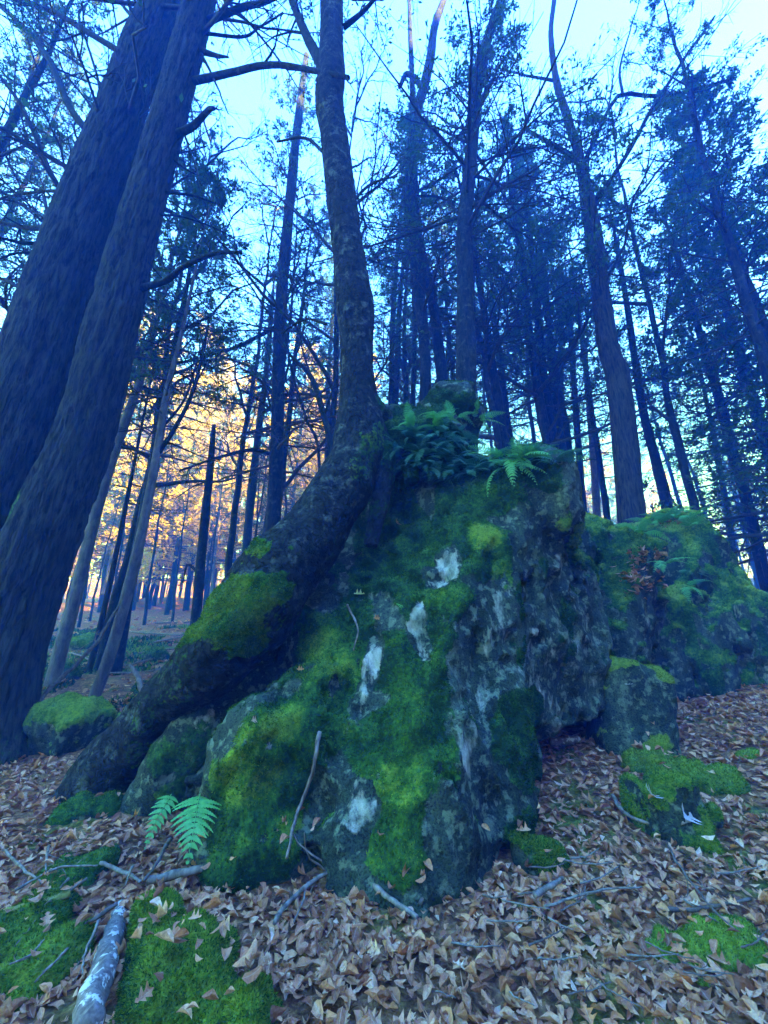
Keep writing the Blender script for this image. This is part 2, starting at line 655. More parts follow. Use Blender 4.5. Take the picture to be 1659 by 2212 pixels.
M_STICK = make_plain("bleached stick", (0.075, 0.065, 0.05), (0.24, 0.21, 0.17), 34, zs=0.3)
M_STICK_DARK = make_plain("brown stick", (0.055, 0.045, 0.038), (0.16, 0.13, 0.10), 34, zs=0.3)

# ------------------------------------------------------------------ forest floor
def build_ground():
    def axis(lo, hi, n, c, k):
        t = np.linspace(-1, 1, n)
        s = np.sinh(k * t) / math.sinh(k)
        return np.where(s < 0, c + s * (c - lo), c + s * (hi - c))
    xs = axis(-150, 150, 210, 0.0, 6.0)
    ys = axis(-130, 170, 240, 3.0, 5.5)
    X, Y = np.meshgrid(xs, ys, indexing='ij')
    Z = ground_z(X, Y)
    V = np.stack([X, Y, Z], -1).reshape(-1, 3)
    nx, ny = len(xs), len(ys)
    i = np.arange(nx - 1)[:, None] * ny
    j = np.arange(ny - 1)[None, :]
    Q = np.stack([i + j, i + ny + j, i + ny + j + 1, i + j + 1], -1).reshape(-1, 4)
    o = Geo().add(V, None, Q).obj("ground", M_GROUND)
    tag(o, kind="structure", label="leaf strewn forest floor rising to a sunlit slope")
    return o


build_ground()


# ------------------------------------------------------------------ rocks
def ell(P, c, r, rot=None):
    q = P - np.asarray(c)
    if rot is not None:
        q = q @ rot
    r = np.asarray(r, float)
    k0 = np.linalg.norm(q / r, axis=-1)
    k1 = np.linalg.norm(q / (r * r), axis=-1) + 1e-9
    return k0 * (k0 - 1) / k1


def rbox(P, c, hb, rd, rot=None):
    q = P - np.asarray(c)
    if rot is not None:
        q = q @ rot
    q = np.abs(q) - (np.asarray(hb, float) - rd)
    return np.linalg.norm(np.maximum(q, 0), axis=-1) + np.minimum(q.max(-1), 0) - rd


def smin(a, b, k):
    h = np.clip(0.5 + 0.5 * (b - a) / k, 0, 1)
    return b * (1 - h) + a * h - k * h * (1 - h)


def brush(U, Vv, strokes, jit):
    """strength of painted cover at photo pixels; strokes are (u, v, ru, rv, angle, value)"""
    out = np.zeros(len(U))
    for u, v, ru, rv, ang, val in strokes:
        c, s = math.cos(R(ang)), math.sin(R(ang))
        a, b = U - u, Vv - v
        p, q = (a * c + b * s) / ru, (-a * s + b * c) / rv
        d = np.sqrt(p * p + q * q) + jit
        w = 1 - sstep(0.65, 1.15, d)
        if val >= 0:
            out = np.maximum(out, w * val)
        else:
            out = out * (1 - w * (-val))
    return out


ROCKS = {}


def build_rock(name, prims, lo, hi, h, cover, amp=(0.15, 0.085, 0.024), seed=0, tuft=30000, tsize=0.014, label="", cat="rock", flute=0.4, planes=(), ncore=99, parent=None, carve=(), cushion=0.016):
    lo, hi = np.asarray(lo, float), np.asarray(hi, float)
    dims = np.ceil((hi - lo) / h).astype(int) + 1
    ax = [lo[i] + np.arange(dims[i]) * h for i in range(3)]
    def field(P):
        d, i = None, 0
        for kind, c, r, k, rot, rd in prims:
            e = ell(P, c, r, rot) if kind == 'e' else rbox(P, c, r, rd, rot)
            d = e if d is None else smin(d, e, k)
            i += 1
            if i == ncore:
                for p0, nv, pk in planes:
                    d = -smin(-d, -((P - p0) @ nv), pk)
        for kind, c, r, k, rot, rd in carve:
            e = ell(P, c, r, rot) if kind == 'e' else rbox(P, c, r, rd, rot)
            d = -smin(-d, e, k)
        return d
    st = 5                                             # coarse pass finds the shell worth sampling finely
    cax = [lo[i] + (np.arange((dims[i] + st - 1) // st) * st + st / 2) * h for i in range(3)]
    cg = np.stack(np.meshgrid(*cax, indexing='ij'), -1)
    cdist = field(cg.reshape(-1, 3)).reshape(cg.shape[:3])
    shell = np.abs(cdist) < sum(amp) * 1.2 + st * h
    up = lambda a: np.repeat(np.repeat(np.repeat(a, st, 0), st, 1), st, 2)[:dims[0], :dims[1], :dims[2]]
    d = up(cdist).astype(float)
    m = np.argwhere(up(shell))
    q = lo + m * h
    n = amp[0] * fbm(q * np.array([1.5, 1.5, 1.0]) + seed, 3, 31 + seed)
    rid = 1 - 2 * np.abs(fbm(q * np.array([3.4, 3.4, 3.4 * flute]) + seed * 3, 3, 51 + seed))
    n = n - amp[1] * rid
    n = n + amp[2] * fbm(q * 13, 3, 71 + seed)
    d[m[:, 0], m[:, 1], m[:, 2]] = field(q) + n
    F = d
    F[0], F[-1], F[:, 0], F[:, -1], F[:, :, 0], F[:, :, -1] = (np.maximum(f, h) for f in (F[0], F[-1], F[:, 0], F[:, -1], F[:, :, 0], F[:, :, -1]))
    V, Q = surface_nets(F, lo, h)
    C = cover(V, Q)
    # moss makes soft cushions
    nrm, ar = face_geom(V, Q)
    vn = vnormals(V, Q)
    cush = np.clip(0.5 + fbm(V * 9.0, 3, 91), 0, 1.5)
    V = V + vn * (C[:, 0] * (0.004 + cushion * cush))[:, None]
    g = Geo().add(V, None, Q, C)
    o = g.obj(name, M_ROCK, parent, attr="cover")
    if label:
        tag(o, label, cat)
    ROCKS[o.name] = (V, Q)
    rg = np.random.default_rng(100 + seed)
    fm = C[Q].mean(1)
    nrm, ar = face_geom(V, Q)
    cdir = unit(np.array([0, 0, CAM_Z]) - V[Q[:, 0]])
    wg = np.where(fm[:, 0] > 0.45, 1.0, 0.0) * np.where((nrm * cdir).sum(1) > -0.35, 1.0, 0.08)
    if tuft and wg.sum() > 0:
        Pm, Nm, f = sample_faces(V, Q, wg, tuft, rg)
        TV, TT = tri_tufts(Pm, Nm, np.full(len(Pm), tsize), rg)
        A = np.stack([np.repeat(fm[f, 1], 3), np.repeat(rg.random(len(f)), 3), np.zeros(3 * len(f))], 1)
        mo = Geo().add(TV, TT, None, A).obj("moss", M_MOSS, o, smooth=False, attr="cover")
        tag(mo, kind="stuff")
    return o


def E(c, r, k=0.25, rot=None):
    return ('e', np.asarray(c, float), r, k, rot, 0)


def B(c, r, rd=0.15, k=0.2, rot=None):
    return ('b', np.asarray(c, float), r, k, rot, rd)


def vnormals(V, Q):
    nrm, ar = face_geom(V, Q)
    w = np.repeat(nrm * ar[:, None], 4, axis=0)
    f = Q.ravel()
    return unit(np.stack([np.bincount(f, w[:, i], len(V)) for i in range(3)], 1))


# --- moss and stone traced on the big boulder (photo pixels on the 1659 grid)
MOSS_ST = [
    (930, 1180, 170, 60, 15, 1), (900, 1300, 90, 60, 0, 1), (1060, 1170, 60, 50, 20, 1), (1085, 1230, 25, 65, 5, 1), (960, 1290, 70, 40, -10, 1),
    (850, 1440, 70, 110, -5, 1), (770, 1360, 60, 90, 15, 0.9), (690, 1400, 60, 70, 30, 0.8), (870, 1560, 90, 100, 0, 1), (900, 1500, 70, 90, 0, 0.9),
    (800, 1620, 60, 70, 0, 0.9), (870, 1720, 75, 110, 5, 1), (860, 1850, 65, 95, 5, 1), (900, 1640, 60, 70, 0, 0.9),
    (590, 1560, 70, 55, -10, 1), (560, 1690, 90, 130, 10, 1), (520, 1820, 80, 100, 0, 1), (650, 1620, 45, 130, 10, 1), (610, 1760, 60, 110, 0, 1), (690, 1500, 40, 70, 0, 0.8),
    (720, 1560, 30, 100, 10, 0.9), (745, 1450, 45, 60, 0, 0.9), (830, 1240, 80, 60, 0, 0.9), (1110, 1570, 60, 90, 5, 0.85), (1130, 1640, 40, 60, 0, 0.7),
    (980, 870, 60, 30, 0, 1), (900, 930, 90, 60, 0, 1), (1020, 990, 170, 60, 5, 1), (1170, 1020, 60, 40, 20, 0.9), (1070, 1080, 70, 50, 0, 0.9),
    (1280, 1180, 70, 60, 30, 1), (1120, 1790, 50, 40, -30, 0.6),
]
MOSS_ST += [(520, 1880, 90, 60, 0, 1), (480, 1790, 45, 100, 5, 0.9), (600, 1850, 60, 70, 0, 1)]
MOSS_HOLE = [
    (965, 1220, 32, 42, 20, -1), (945, 1262, 30, 14, 0, -1), (900, 1345, 22, 55, 15, -1), (912, 1390, 18, 40, -10, -1), (805, 1435, 22, 75, 10, -1),
    (785, 1500, 14, 40, 10, -1), (580, 1612, 12, 13, 0, -1), (775, 1740, 45, 60, 10, -1), (740, 1690, 18, 60, 0, -0.9), (720, 1480, 12, 30, 10, -0.9), (530, 1530, 40, 18, -40, -0.9),
    (1060, 1400, 34, 150, 8, -1), (1010, 1600, 25, 90, -12, -1),
]
PALE_ST = [
    (965, 1218, 32, 36, 20, 1), (945, 1264, 28, 12, 0, 0.9), (902, 1340, 20, 50, 15, 1), (912, 1395, 14, 40, -10, 0.7), (805, 1430, 18, 75, 12, 0.85),
    (785, 1500, 10, 30, 10, 0.6), (582, 1612, 10, 11, 0, 1), (775, 1740, 42, 58, 8, 0.72), (1068, 1380, 26, 110, 6, 0.62), (1035, 1530, 22, 90, 14, 0.6),
    (1005, 1640, 10, 45, -8, 1), (1000, 1600, 14, 60, -10, 0.7), (1150, 1450, 50, 70, 0, 0.6), (1235, 1370, 60, 80, 0, 0.58), (1190, 1540, 60, 70, 10, 0.58), (1290, 1450, 30, 60, 0, 0.5),
    (1200, 1250, 14, 60, 10, 0.6), (720, 1480, 10, 26, 10, 0.6), (1160, 1365, 10, 14, 0, 0.9), (1165, 1610, 12, 12, 0, 0.9), (1050, 1700, 40, 70, 0, 0.4), (985, 1320, 10, 60, 0, 0.5),
]
TONE_ST = [
    (540, 1650, 80, 110, 10, 0.75), (600, 1570, 60, 40, 0, 0.9), (1050, 1160, 40, 28, 0, 1.0), (1085, 1240, 24, 60, 0, 0.75), (860, 1860, 70, 100, 0, 0.45), (870, 1700, 70, 60, 0, 0.6),
    (960, 1290, 60, 30, 0, 0.6), (1270, 1170, 80, 50, 30, 0.85), (690, 1400, 60, 60, 0, 0.55), (640, 1800, 60, 70, 0, 0.5), (740, 1440, 40, 50, 0, 0.65),
]


def cover_big(V, Q):
    vn = vnormals(V, Q)
    U, Vv = project(V)
    jit = 0.55 * fbm(V * 3.5, 4, 201, gain=0.65)
    front = sstep(-0.15, 0.25, (vn * unit(np.array([0, 0, CAM_Z]) - V)).sum(1))
    nat = sstep(0.15, 0.6, vn[:, 2] + 0.45 * fbm(V * 2.5, 3, 203))
    mo = brush(U, Vv, MOSS_ST + MOSS_HOLE, jit)
    base = brush(U, Vv, [(890, 1120, 230, 150, 0, 1), (700, 1330, 110, 160, 20, 0.9), (830, 1560, 240, 330, 0, 0.55), (1120, 1330, 150, 200, 0, 0.35), (1080, 1650, 120, 150, 0, 0.45)], jit)
    hole = brush(U, Vv, [(a, b, c, d_, e, 1) for a, b, c, d_, e, f in MOSS_HOLE], jit * 1.5)
    spk = sstep(-0.15, 0.35, fbm(V * np.array([5, 5, 2.6]), 4, 207) + base - 0.72)
    mo = np.maximum(mo, spk * (1 - hole))
    mo = mo * front + nat * (1 - front) + 0.12 * nat * front * (1 - mo)
    pale = brush(U, Vv, PALE_ST, 0.9 * fbm(V * np.array([7, 7, 3.5]), 4, 209, gain=0.7)) * front
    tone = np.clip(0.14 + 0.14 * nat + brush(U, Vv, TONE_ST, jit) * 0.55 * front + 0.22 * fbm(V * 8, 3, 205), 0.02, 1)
    return np.stack([np.clip(mo, 0, 1), tone, pale * (mo < 0.6)], 1)


def cover_auto(amount, tone0, seed, thr=0.15, palek=0.5):
    def f(V, Q):
        vn = vnormals(V, Q)
        n = fbm(V * 3.0, 3, seed)
        mo = np.clip(sstep(thr - 0.3, thr + 0.3, vn[:, 2] + 0.55 * n) * amount, 0, 1)
        tone = np.clip(tone0 + 0.25 * vn[:, 2] + 0.2 * n, 0, 1)
        pale = sstep(0.35, 0.6, fbm(V * 5, 3, seed + 3)) * palek
        return np.stack([mo, tone, pale], 1)
    return f


big = [
    E(W(900, 1400, 4.35), (1.35, 1.25, 1.55)),
    E(W(885, 1830, 2.80), (0.42, 0.50, 0.62), 0.25),
    E(W(885, 1600, 3.02), (0.50, 0.52, 0.65), 0.25),
    E(W(905, 1370, 3.55), (0.78, 0.55, 0.75), 0.3),
    E(W(950, 1190, 3.85), (0.85, 0.65, 0.50), 0.3),
    B(W(1010, 1090, 3.95), (0.85, 0.62, 0.40), 0.25, 0.2, rotm(0, 4, 0)),
    B(W(1140, 1430, 4.25), (0.62, 0.75, 1.0), 0.3, 0.25, rotm(0, 0, -32)),
    E(W(1200, 1330, 4.35), (0.62, 0.60, 0.55), 0.2),
    B(W(1085, 1330, 3.55), (0.14, 0.30, 0.75), 0.12, 0.12, rotm(0, 6, -20)),
    E(W(1050, 1640, 3.35), (0.35, 0.55, 0.65), 0.2),
    E(W(700, 1400, 4.0), (0.75, 0.65, 0.85), 0.25),
    E(W(570, 1560, 3.9), (0.80, 0.65, 0.60), 0.2),
    B(W(612, 1725, 3.06), (0.29, 0.32, 0.62), 0.2, 0.16, rotm(12, -6, 12)),
    E(W(572, 1850, 2.86), (0.23, 0.26, 0.40), 0.15),
    E(W(700, 1620, 3.22), (0.30, 0.36, 0.60), 0.2),
    B(W(1150, 1085, 3.85), (0.33, 0.46, 0.34), 0.16, 0.10, rotm(0, 8, -20)),
    E(W(885, 965, 4.0), (0.55, 0.45, 0.42), 0.15),
    E(W(978, 900, 4.1), (0.33, 0.32, 0.30), 0.10),
]
def plane(a, b, c, k=0.06):
    """cutting plane through three points, its normal turned towards the camera"""
    a, b, c = (np.asarray(q) for q in (a, b, c))
    nv = unit(np.cross(b - a, c - a))
    if nv.dot(np.array([0, 0, CAM_Z]) - a) < 0:
        nv = -nv
    return a, nv, k


FACETS = [plane(W(1100, 1280, 3.10), W(985, 1900, 2.45), W(1345, 1430, 4.50)), plane(W(1085, 1180, 3.20), W(870, 1960, 2.32), W(610, 1450, 3.25))]
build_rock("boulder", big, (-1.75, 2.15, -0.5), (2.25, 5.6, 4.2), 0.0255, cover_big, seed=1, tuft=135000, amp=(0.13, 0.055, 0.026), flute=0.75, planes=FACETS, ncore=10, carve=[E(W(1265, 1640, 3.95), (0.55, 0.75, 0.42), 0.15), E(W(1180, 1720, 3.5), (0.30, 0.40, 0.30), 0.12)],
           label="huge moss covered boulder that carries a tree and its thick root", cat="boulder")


def rock_at(name, u0, u1, v0, v1, label, cover, seed, lift=0.0, deep=0.8, h=0.016, tuft=6000, tsize=0.012, box=False, yoff=0.0, amp=(0.05, 0.03, 0.010), tilt=(0, 0, 0), extra=()):
    """a small rock whose picture box is given; it stands where its lower edge meets the ground"""
    base = on_ground((u0 + u1) / 2, v1)
    y = base[1] + yoff
    a, b = W(u0, (v0 + v1) / 2, y), W(u1, (v0 + v1) / 2, y)
    top = W((u0 + u1) / 2, v0, y + 0.15)
    hw = (b[0] - a[0]) / 2
    gz = base[2] - 0.12
    hz = max((top[2] - gz) / 2, 0.05)
    c = np.array([(a[0] + b[0]) / 2, y + hw * deep * 0.8, gz + hz + lift])
    rt = rotm(*tilt)
    r = (hw * 1.04, hw * deep, hz * 1.05)
    pr = [B(c, r, min(r) * 0.7, 0.1, rt) if box else E(c, r, 0.1, rt)]
    for du, dv, rr in extra:
        q = c + np.array([du * hw, 0, dv * hz])
        pr.append(E(q, (hw * rr, hw * rr * deep, hz * rr), 0.08))
    m = np.array([hw * 1.5 + 0.1, hw * deep * 1.6 + 0.1, hz * 1.5 + 0.1])
    return build_rock(name, pr, c - m, c + m, h, cover, amp=amp, seed=seed, tuft=tuft, tsize=tsize, label=label, cat="rock")


def cover_out(V, Q):
    vn = vnormals(V, Q)
    n = fbm(V * 2.2, 4, 231)
    n2 = fbm(V * np.array([5, 5, 1.6]), 3, 235)
    mo = sstep(0.0, 0.5, vn[:, 2] * 1.1 + 0.5 * n)
    mo = np.maximum(mo, sstep(0.30, 0.6, n2 + 0.3 * n) * 0.9)
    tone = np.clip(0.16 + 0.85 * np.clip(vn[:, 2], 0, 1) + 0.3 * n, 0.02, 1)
    pale = sstep(0.30, 0.75, fbm(V * np.array([7, 7, 2.0]), 3, 239)) * 0.55
    return np.stack([mo, tone, pale * (mo < 0.5)], 1)


blk = [B(W(1262, 1300, 5.3), (0.66, 0.70, 0.95), 0.3, 0.2, rotm(0, 24, -25)), E(W(1300, 1310, 5.4), (0.66, 0.6, 0.75), 0.2), E(W(1240, 1220, 5.4), (0.55, 0.5, 0.5), 0.2)]
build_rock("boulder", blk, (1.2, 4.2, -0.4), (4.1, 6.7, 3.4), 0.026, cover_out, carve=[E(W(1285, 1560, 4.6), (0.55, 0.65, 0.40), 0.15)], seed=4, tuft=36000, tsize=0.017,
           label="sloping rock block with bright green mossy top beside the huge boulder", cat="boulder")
outc = [E(W(1445, 1300, 6.5), (0.85, 0.9, 1.25)), E(W(1440, 1215, 6.5), (0.62, 0.75, 0.78), 0.2), B(W(1480, 1440, 6.0), (1.1, 0.75, 0.85), 0.35, 0.3, rotm(0, 10, 0)),
        E(W(1600, 1440, 6.1), (1.1, 0.8, 0.95), 0.3), E(W(1800, 1500, 6.1), (1.7, 0.9, 0.85), 0.3), E(W(1400, 1400, 5.9), (0.6, 0.6, 0.8), 0.2)]
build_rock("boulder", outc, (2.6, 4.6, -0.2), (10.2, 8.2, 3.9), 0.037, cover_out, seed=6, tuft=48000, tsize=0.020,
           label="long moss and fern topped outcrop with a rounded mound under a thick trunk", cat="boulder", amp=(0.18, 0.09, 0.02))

rock_at("rock", 1312, 1466, 1428, 1632, "dark upright rock with a mossy cap standing against the long outcrop", cover_auto(1.0, 0.75, 301, 0.50, 0.0), 11, box=True, deep=0.8, amp=(0.08, 0.03, 0.01), tilt=(0, 14, 0), tuft=9000)
rock_at("rock", 1385, 1522, 1690, 1812, "low mossy rock with pale oak leaves lying on it", cover_auto(1.0, 0.55, 303, 0.15), 12, tuft=9000, amp=(0.12, 0.06, 0.012), deep=0.7)
rock_at("rock", 1112, 1232, 1788, 1892, "small dark rock with one moss cushion at the boulder's foot", cover_auto(1.0, 0.45, 305, 0.3), 13, tuft=7000, amp=(0.10, 0.05, 0.012))
rock_at("rock", 48, 185, 1535, 1625, "moss topped rock beside the twin trunk's base", cover_auto(1.0, 0.6, 309, 0.1), 15, tuft=6000, box=True, amp=(0.10, 0.05, 0.012))
rock_at("rock", 165, 275, 1548, 1592, "flat green moss pad between the twin trunk and the great root", cover_auto(1.0, 0.75, 311, -0.6), 16, tuft=6000, deep=0.6, amp=(0.09, 0.05, 0.012))
def mound(pads, label, cover, seed, tuft, tsize=0.012, h=0.014, amp=(0.05, 0.035, 0.012)):
    """a low cushion made of several overlapping pads (u, v, half width in metres, height)"""
    pr, lo, hi = [], np.full(3, 9.0), np.full(3, -9.0)
    for u, v, hw, hz in pads:
        p = on_ground(u, v)
        c = p + np.array([0, 0, hz * 0.25 - 0.05])
        pr.append(E(c, (hw, hw * 0.85, hz), 0.10))
        lo, hi = np.minimum(lo, c - hw - 0.1), np.maximum(hi, c + hw + 0.1)
    lo[2], hi[2] = min(p[2] for p in [lo]) - 0.0, hi[2]
    return build_rock("rock", pr, lo, hi, h, cover, amp=amp, seed=seed, tuft=tuft, tsize=tsize, label=label, cat="rock", cushion=0.045)


mound([(310, 2015, 0.085, 0.11), (340, 2075, 0.11, 0.13), (392, 2105, 0.11, 0.12), (440, 2140, 0.10, 0.10), (345, 2160, 0.13, 0.10), (490, 2190, 0.10, 0.09), (420, 2225, 0.14, 0.10), (545, 2235, 0.09, 0.07)],
      "broad bright green moss mound beside the lichen spotted log", cover_auto(1.0, 0.60, 313, -0.35), 17, 36000, 0.012, amp=(0.06, 0.05, 0.016))
mound([(30, 2010, 0.15, 0.09), (110, 1995, 0.12, 0.09), (140, 2050, 0.09, 0.08), (20, 2080, 0.12, 0.08), (90, 2090, 0.1, 0.07)],
      "twig littered moss hummock with a yellow green mossy stick", cover_auto(0.9, 0.42, 315, -0.1), 18, 16000, 0.011, amp=(0.05, 0.04, 0.014))
mound([(1420, 2062, 0.06, 0.05), (1470, 2056, 0.075, 0.06), (1530, 2048, 0.07, 0.06), (1590, 2036, 0.07, 0.05)],
      "long low moss cushion on a buried log among the leaves", cover_auto(0.95, 0.5, 317, -0.2), 19, 9000, 0.010, amp=(0.03, 0.03, 0.012))
mound([(150, 1885, 0.10, 0.06), (200, 1870, 0.07, 0.05), (100, 1900, 0.07, 0.05)],
      "dull green moss pad in the leaves before the great root's foot", cover_auto(0.9, 0.25, 325, -0.3), 26, 6000, 0.010, amp=(0.03, 0.03, 0.012))
mound([(215, 1745, 0.12, 0.06), (160, 1760, 0.10, 0.05)],
      "moss pad around the foot of the great root", cover_auto(0.9, 0.3, 327, -0.3), 27, 6000, 0.010, amp=(0.03, 0.03, 0.012))
mound([(1385, 1655, 0.10, 0.09), (1430, 1668, 0.11, 0.08), (1490, 1685, 0.12, 0.08), (1560, 1690, 0.10, 0.07)],
      "flat moss pad spread over a buried stone behind the low mossy rock", cover_auto(1.0, 0.62, 307, -0.5), 14, 14000, 0.013)
rock_at("rock", 1500, 1560, 2085, 2140, "tiny yellow green moss cushion poking out of the leaf litter", cover_auto(1.0, 0.95, 319, -0.8), 20, deep=0.7, tuft=3000, tsize=0.010)
rock_at("rock", 1600, 1660, 1610, 1640, "little moss cushion near the foot of the long outcrop", cover_auto(1.0, 0.7, 321, -0.8), 21, deep=0.7, tuft=2500, tsize=0.012)


def cover_slab(V, Q):
    U, Vv = project(V)
    jit = 0.3 * fbm(V * 6, 3, 331)
    mo = brush(U, Vv, [(350, 1640, 40, 60, 20, 0.62), (420, 1640, 50, 90, 10, 0.55), (380, 1720, 60, 50, 0, 0.6)], jit)
    pale = brush(U, Vv, [(437, 1562, 20, 20, 0, 0.95), (455, 1540, 10, 14, 0, 0.7), (375, 1620, 10, 40, 20, 0.45)], jit * 0.6)
    return np.stack([mo, np.clip(0.35 + 0.3 * fbm(V * 5, 2, 333), 0, 1), pale], 1)


slab = [B(W(392, 1640, 3.42), (0.20, 0.26, 0.50), 0.17, 0.1, rotm(10, 27, 12)), E(W(440, 1560, 3.55), (0.24, 0.26, 0.26), 0.15)]
build_rock("rock", slab, (-2.5, 2.7, -0.4), (-0.8, 4.4, 1.6), 0.018, cover_slab, amp=(0.05, 0.02, 0.008), seed=22, tuft=4000, tsize=0.008,
           label="smooth grey green slab with a round pale lichen spot under the great root", cat="rock", flute=0.8)

for _n, (_u0, _u1, _v0, _v1, _l) in enumerate([(150, 215, 1372, 1402, "dark mossy stone between the pale trunks"), (225, 262, 1360, 1380, "small mossy stone beside the thin dark stem"), (375, 430, 1425, 1452, "flat stone behind the great root"),
                                               (300, 350, 1405, 1428, "low dark stone before the snag"), (95, 150, 1440, 1470, "rounded mossy stone at the pale smooth trunk"), (300, 330, 1478, 1500, "little mossy stone beside the forked stub")]):
    rock_at("rock", _u0, _u1, _v0, _v1, _l, cover_auto(1.0, 0.4, 341 + _n, 0.0), 31 + _n, h=0.035, tuft=1500, tsize=0.03, amp=(0.08, 0.05, 0.02))


# ------------------------------------------------------------------ trees
def multi_tube(Ps, rad, sides=3):
    """many thin tubes at once: Ps (n,k,3), rad (n,k)"""
    n, k, _ = Ps.shape
    T = unit(np.gradient(Ps, axis=1))
    a = np.where(np.abs(T[:, :1, 2:3]) > 0.9, np.array([1.0, 0, 0]), np.array([0, 0, 1.0]))
    N = unit(np.cross(T, a))
    Bn = np.cross(T, N)
    th = np.arange(sides) / sides * 2 * math.pi
    V = Ps[:, :, None, :] + rad[:, :, None, None] * (N[:, :, None, :] * np.cos(th)[:, None] + Bn[:, :, None, :] * np.sin(th)[:, None])
    i = (np.arange(n)[:, None, None] * k + np.arange(k - 1)[None, :, None]) * sides
    j = np.arange(sides)[None, None, :]
    j2 = (j + 1) % sides
    Q = np.stack([i + j, i + j2, i + sides + j2, i + sides + j], -1).reshape(-1, 4)
    return V.reshape(-1, 3), Q


def on_path(Ps, idx, t):
    k = Ps.shape[1]
    x = t * (k - 1)
    i = np.clip(x.astype(int), 0, k - 2)
    f = (x - i)[:, None]
    p0, p1 = Ps[idx, i], Ps[idx, i + 1]
    return p0 * (1 - f) + p1 * f, unit(p1 - p0)


def spawn(Ps, prad, cnt, tr, length, ang, up, wander, k, rg, flat=0.0):
    """children of many parent branches; length may be an array per parent"""
    n = len(Ps)
    idx = np.repeat(np.arange(n), cnt)
    t = tr[0] + (tr[1] - tr[0]) * rg.random(len(idx))
    p, T = on_path(Ps, idx, t)
    side = rg.normal(0, 1, (len(idx), 3))
    side[:, 2] *= (1 - flat)
    side = unit(side - T * (side * T).sum(1, keepdims=True))
    a = R(1) * (ang[0] + (ang[1] - ang[0]) * rg.random(len(idx)))[:, None]
    d = unit(T * np.cos(a) + side * np.sin(a) + np.array([0, 0, up]))
    L = np.broadcast_to(np.asarray(length, float), (n,))[idx] * (0.55 + 0.75 * rg.random(len(idx))) * (1.1 - 0.55 * t)
    s = np.linspace(0, 1, k)
    w = rg.normal(0, wander, (len(idx), k, 3))
    w[:, 0] = 0
    w = np.cumsum(w, axis=1)
    C = p[:, None, :] + (d[:, None, :] * s[None, :, None] + w * s[None, :, None]) * L[:, None, None]
    kk = Ps.shape[1]
    pr = prad[idx, np.clip((t * (kk - 1)).astype(int), 0, kk - 1)]
    return C, pr, L


def blades(P, D, size, width, rg, jitter=0.7):
    n = len(P)
    d = unit(D + rg.normal(0, jitter, (n, 3)))
    s = unit(np.cross(d, rg.normal(0, 1, (n, 3))))
    L = (size * (0.6 + 0.8 * rg.random(n)))[:, None]
    w = L * width
    V = np.stack([P, P + d * L * 0.5 + s * w, P + d * L, P + d * L * 0.5 - s * w], 1).reshape(-1, 3)
    return V, np.arange(4 * n).reshape(-1, 4)


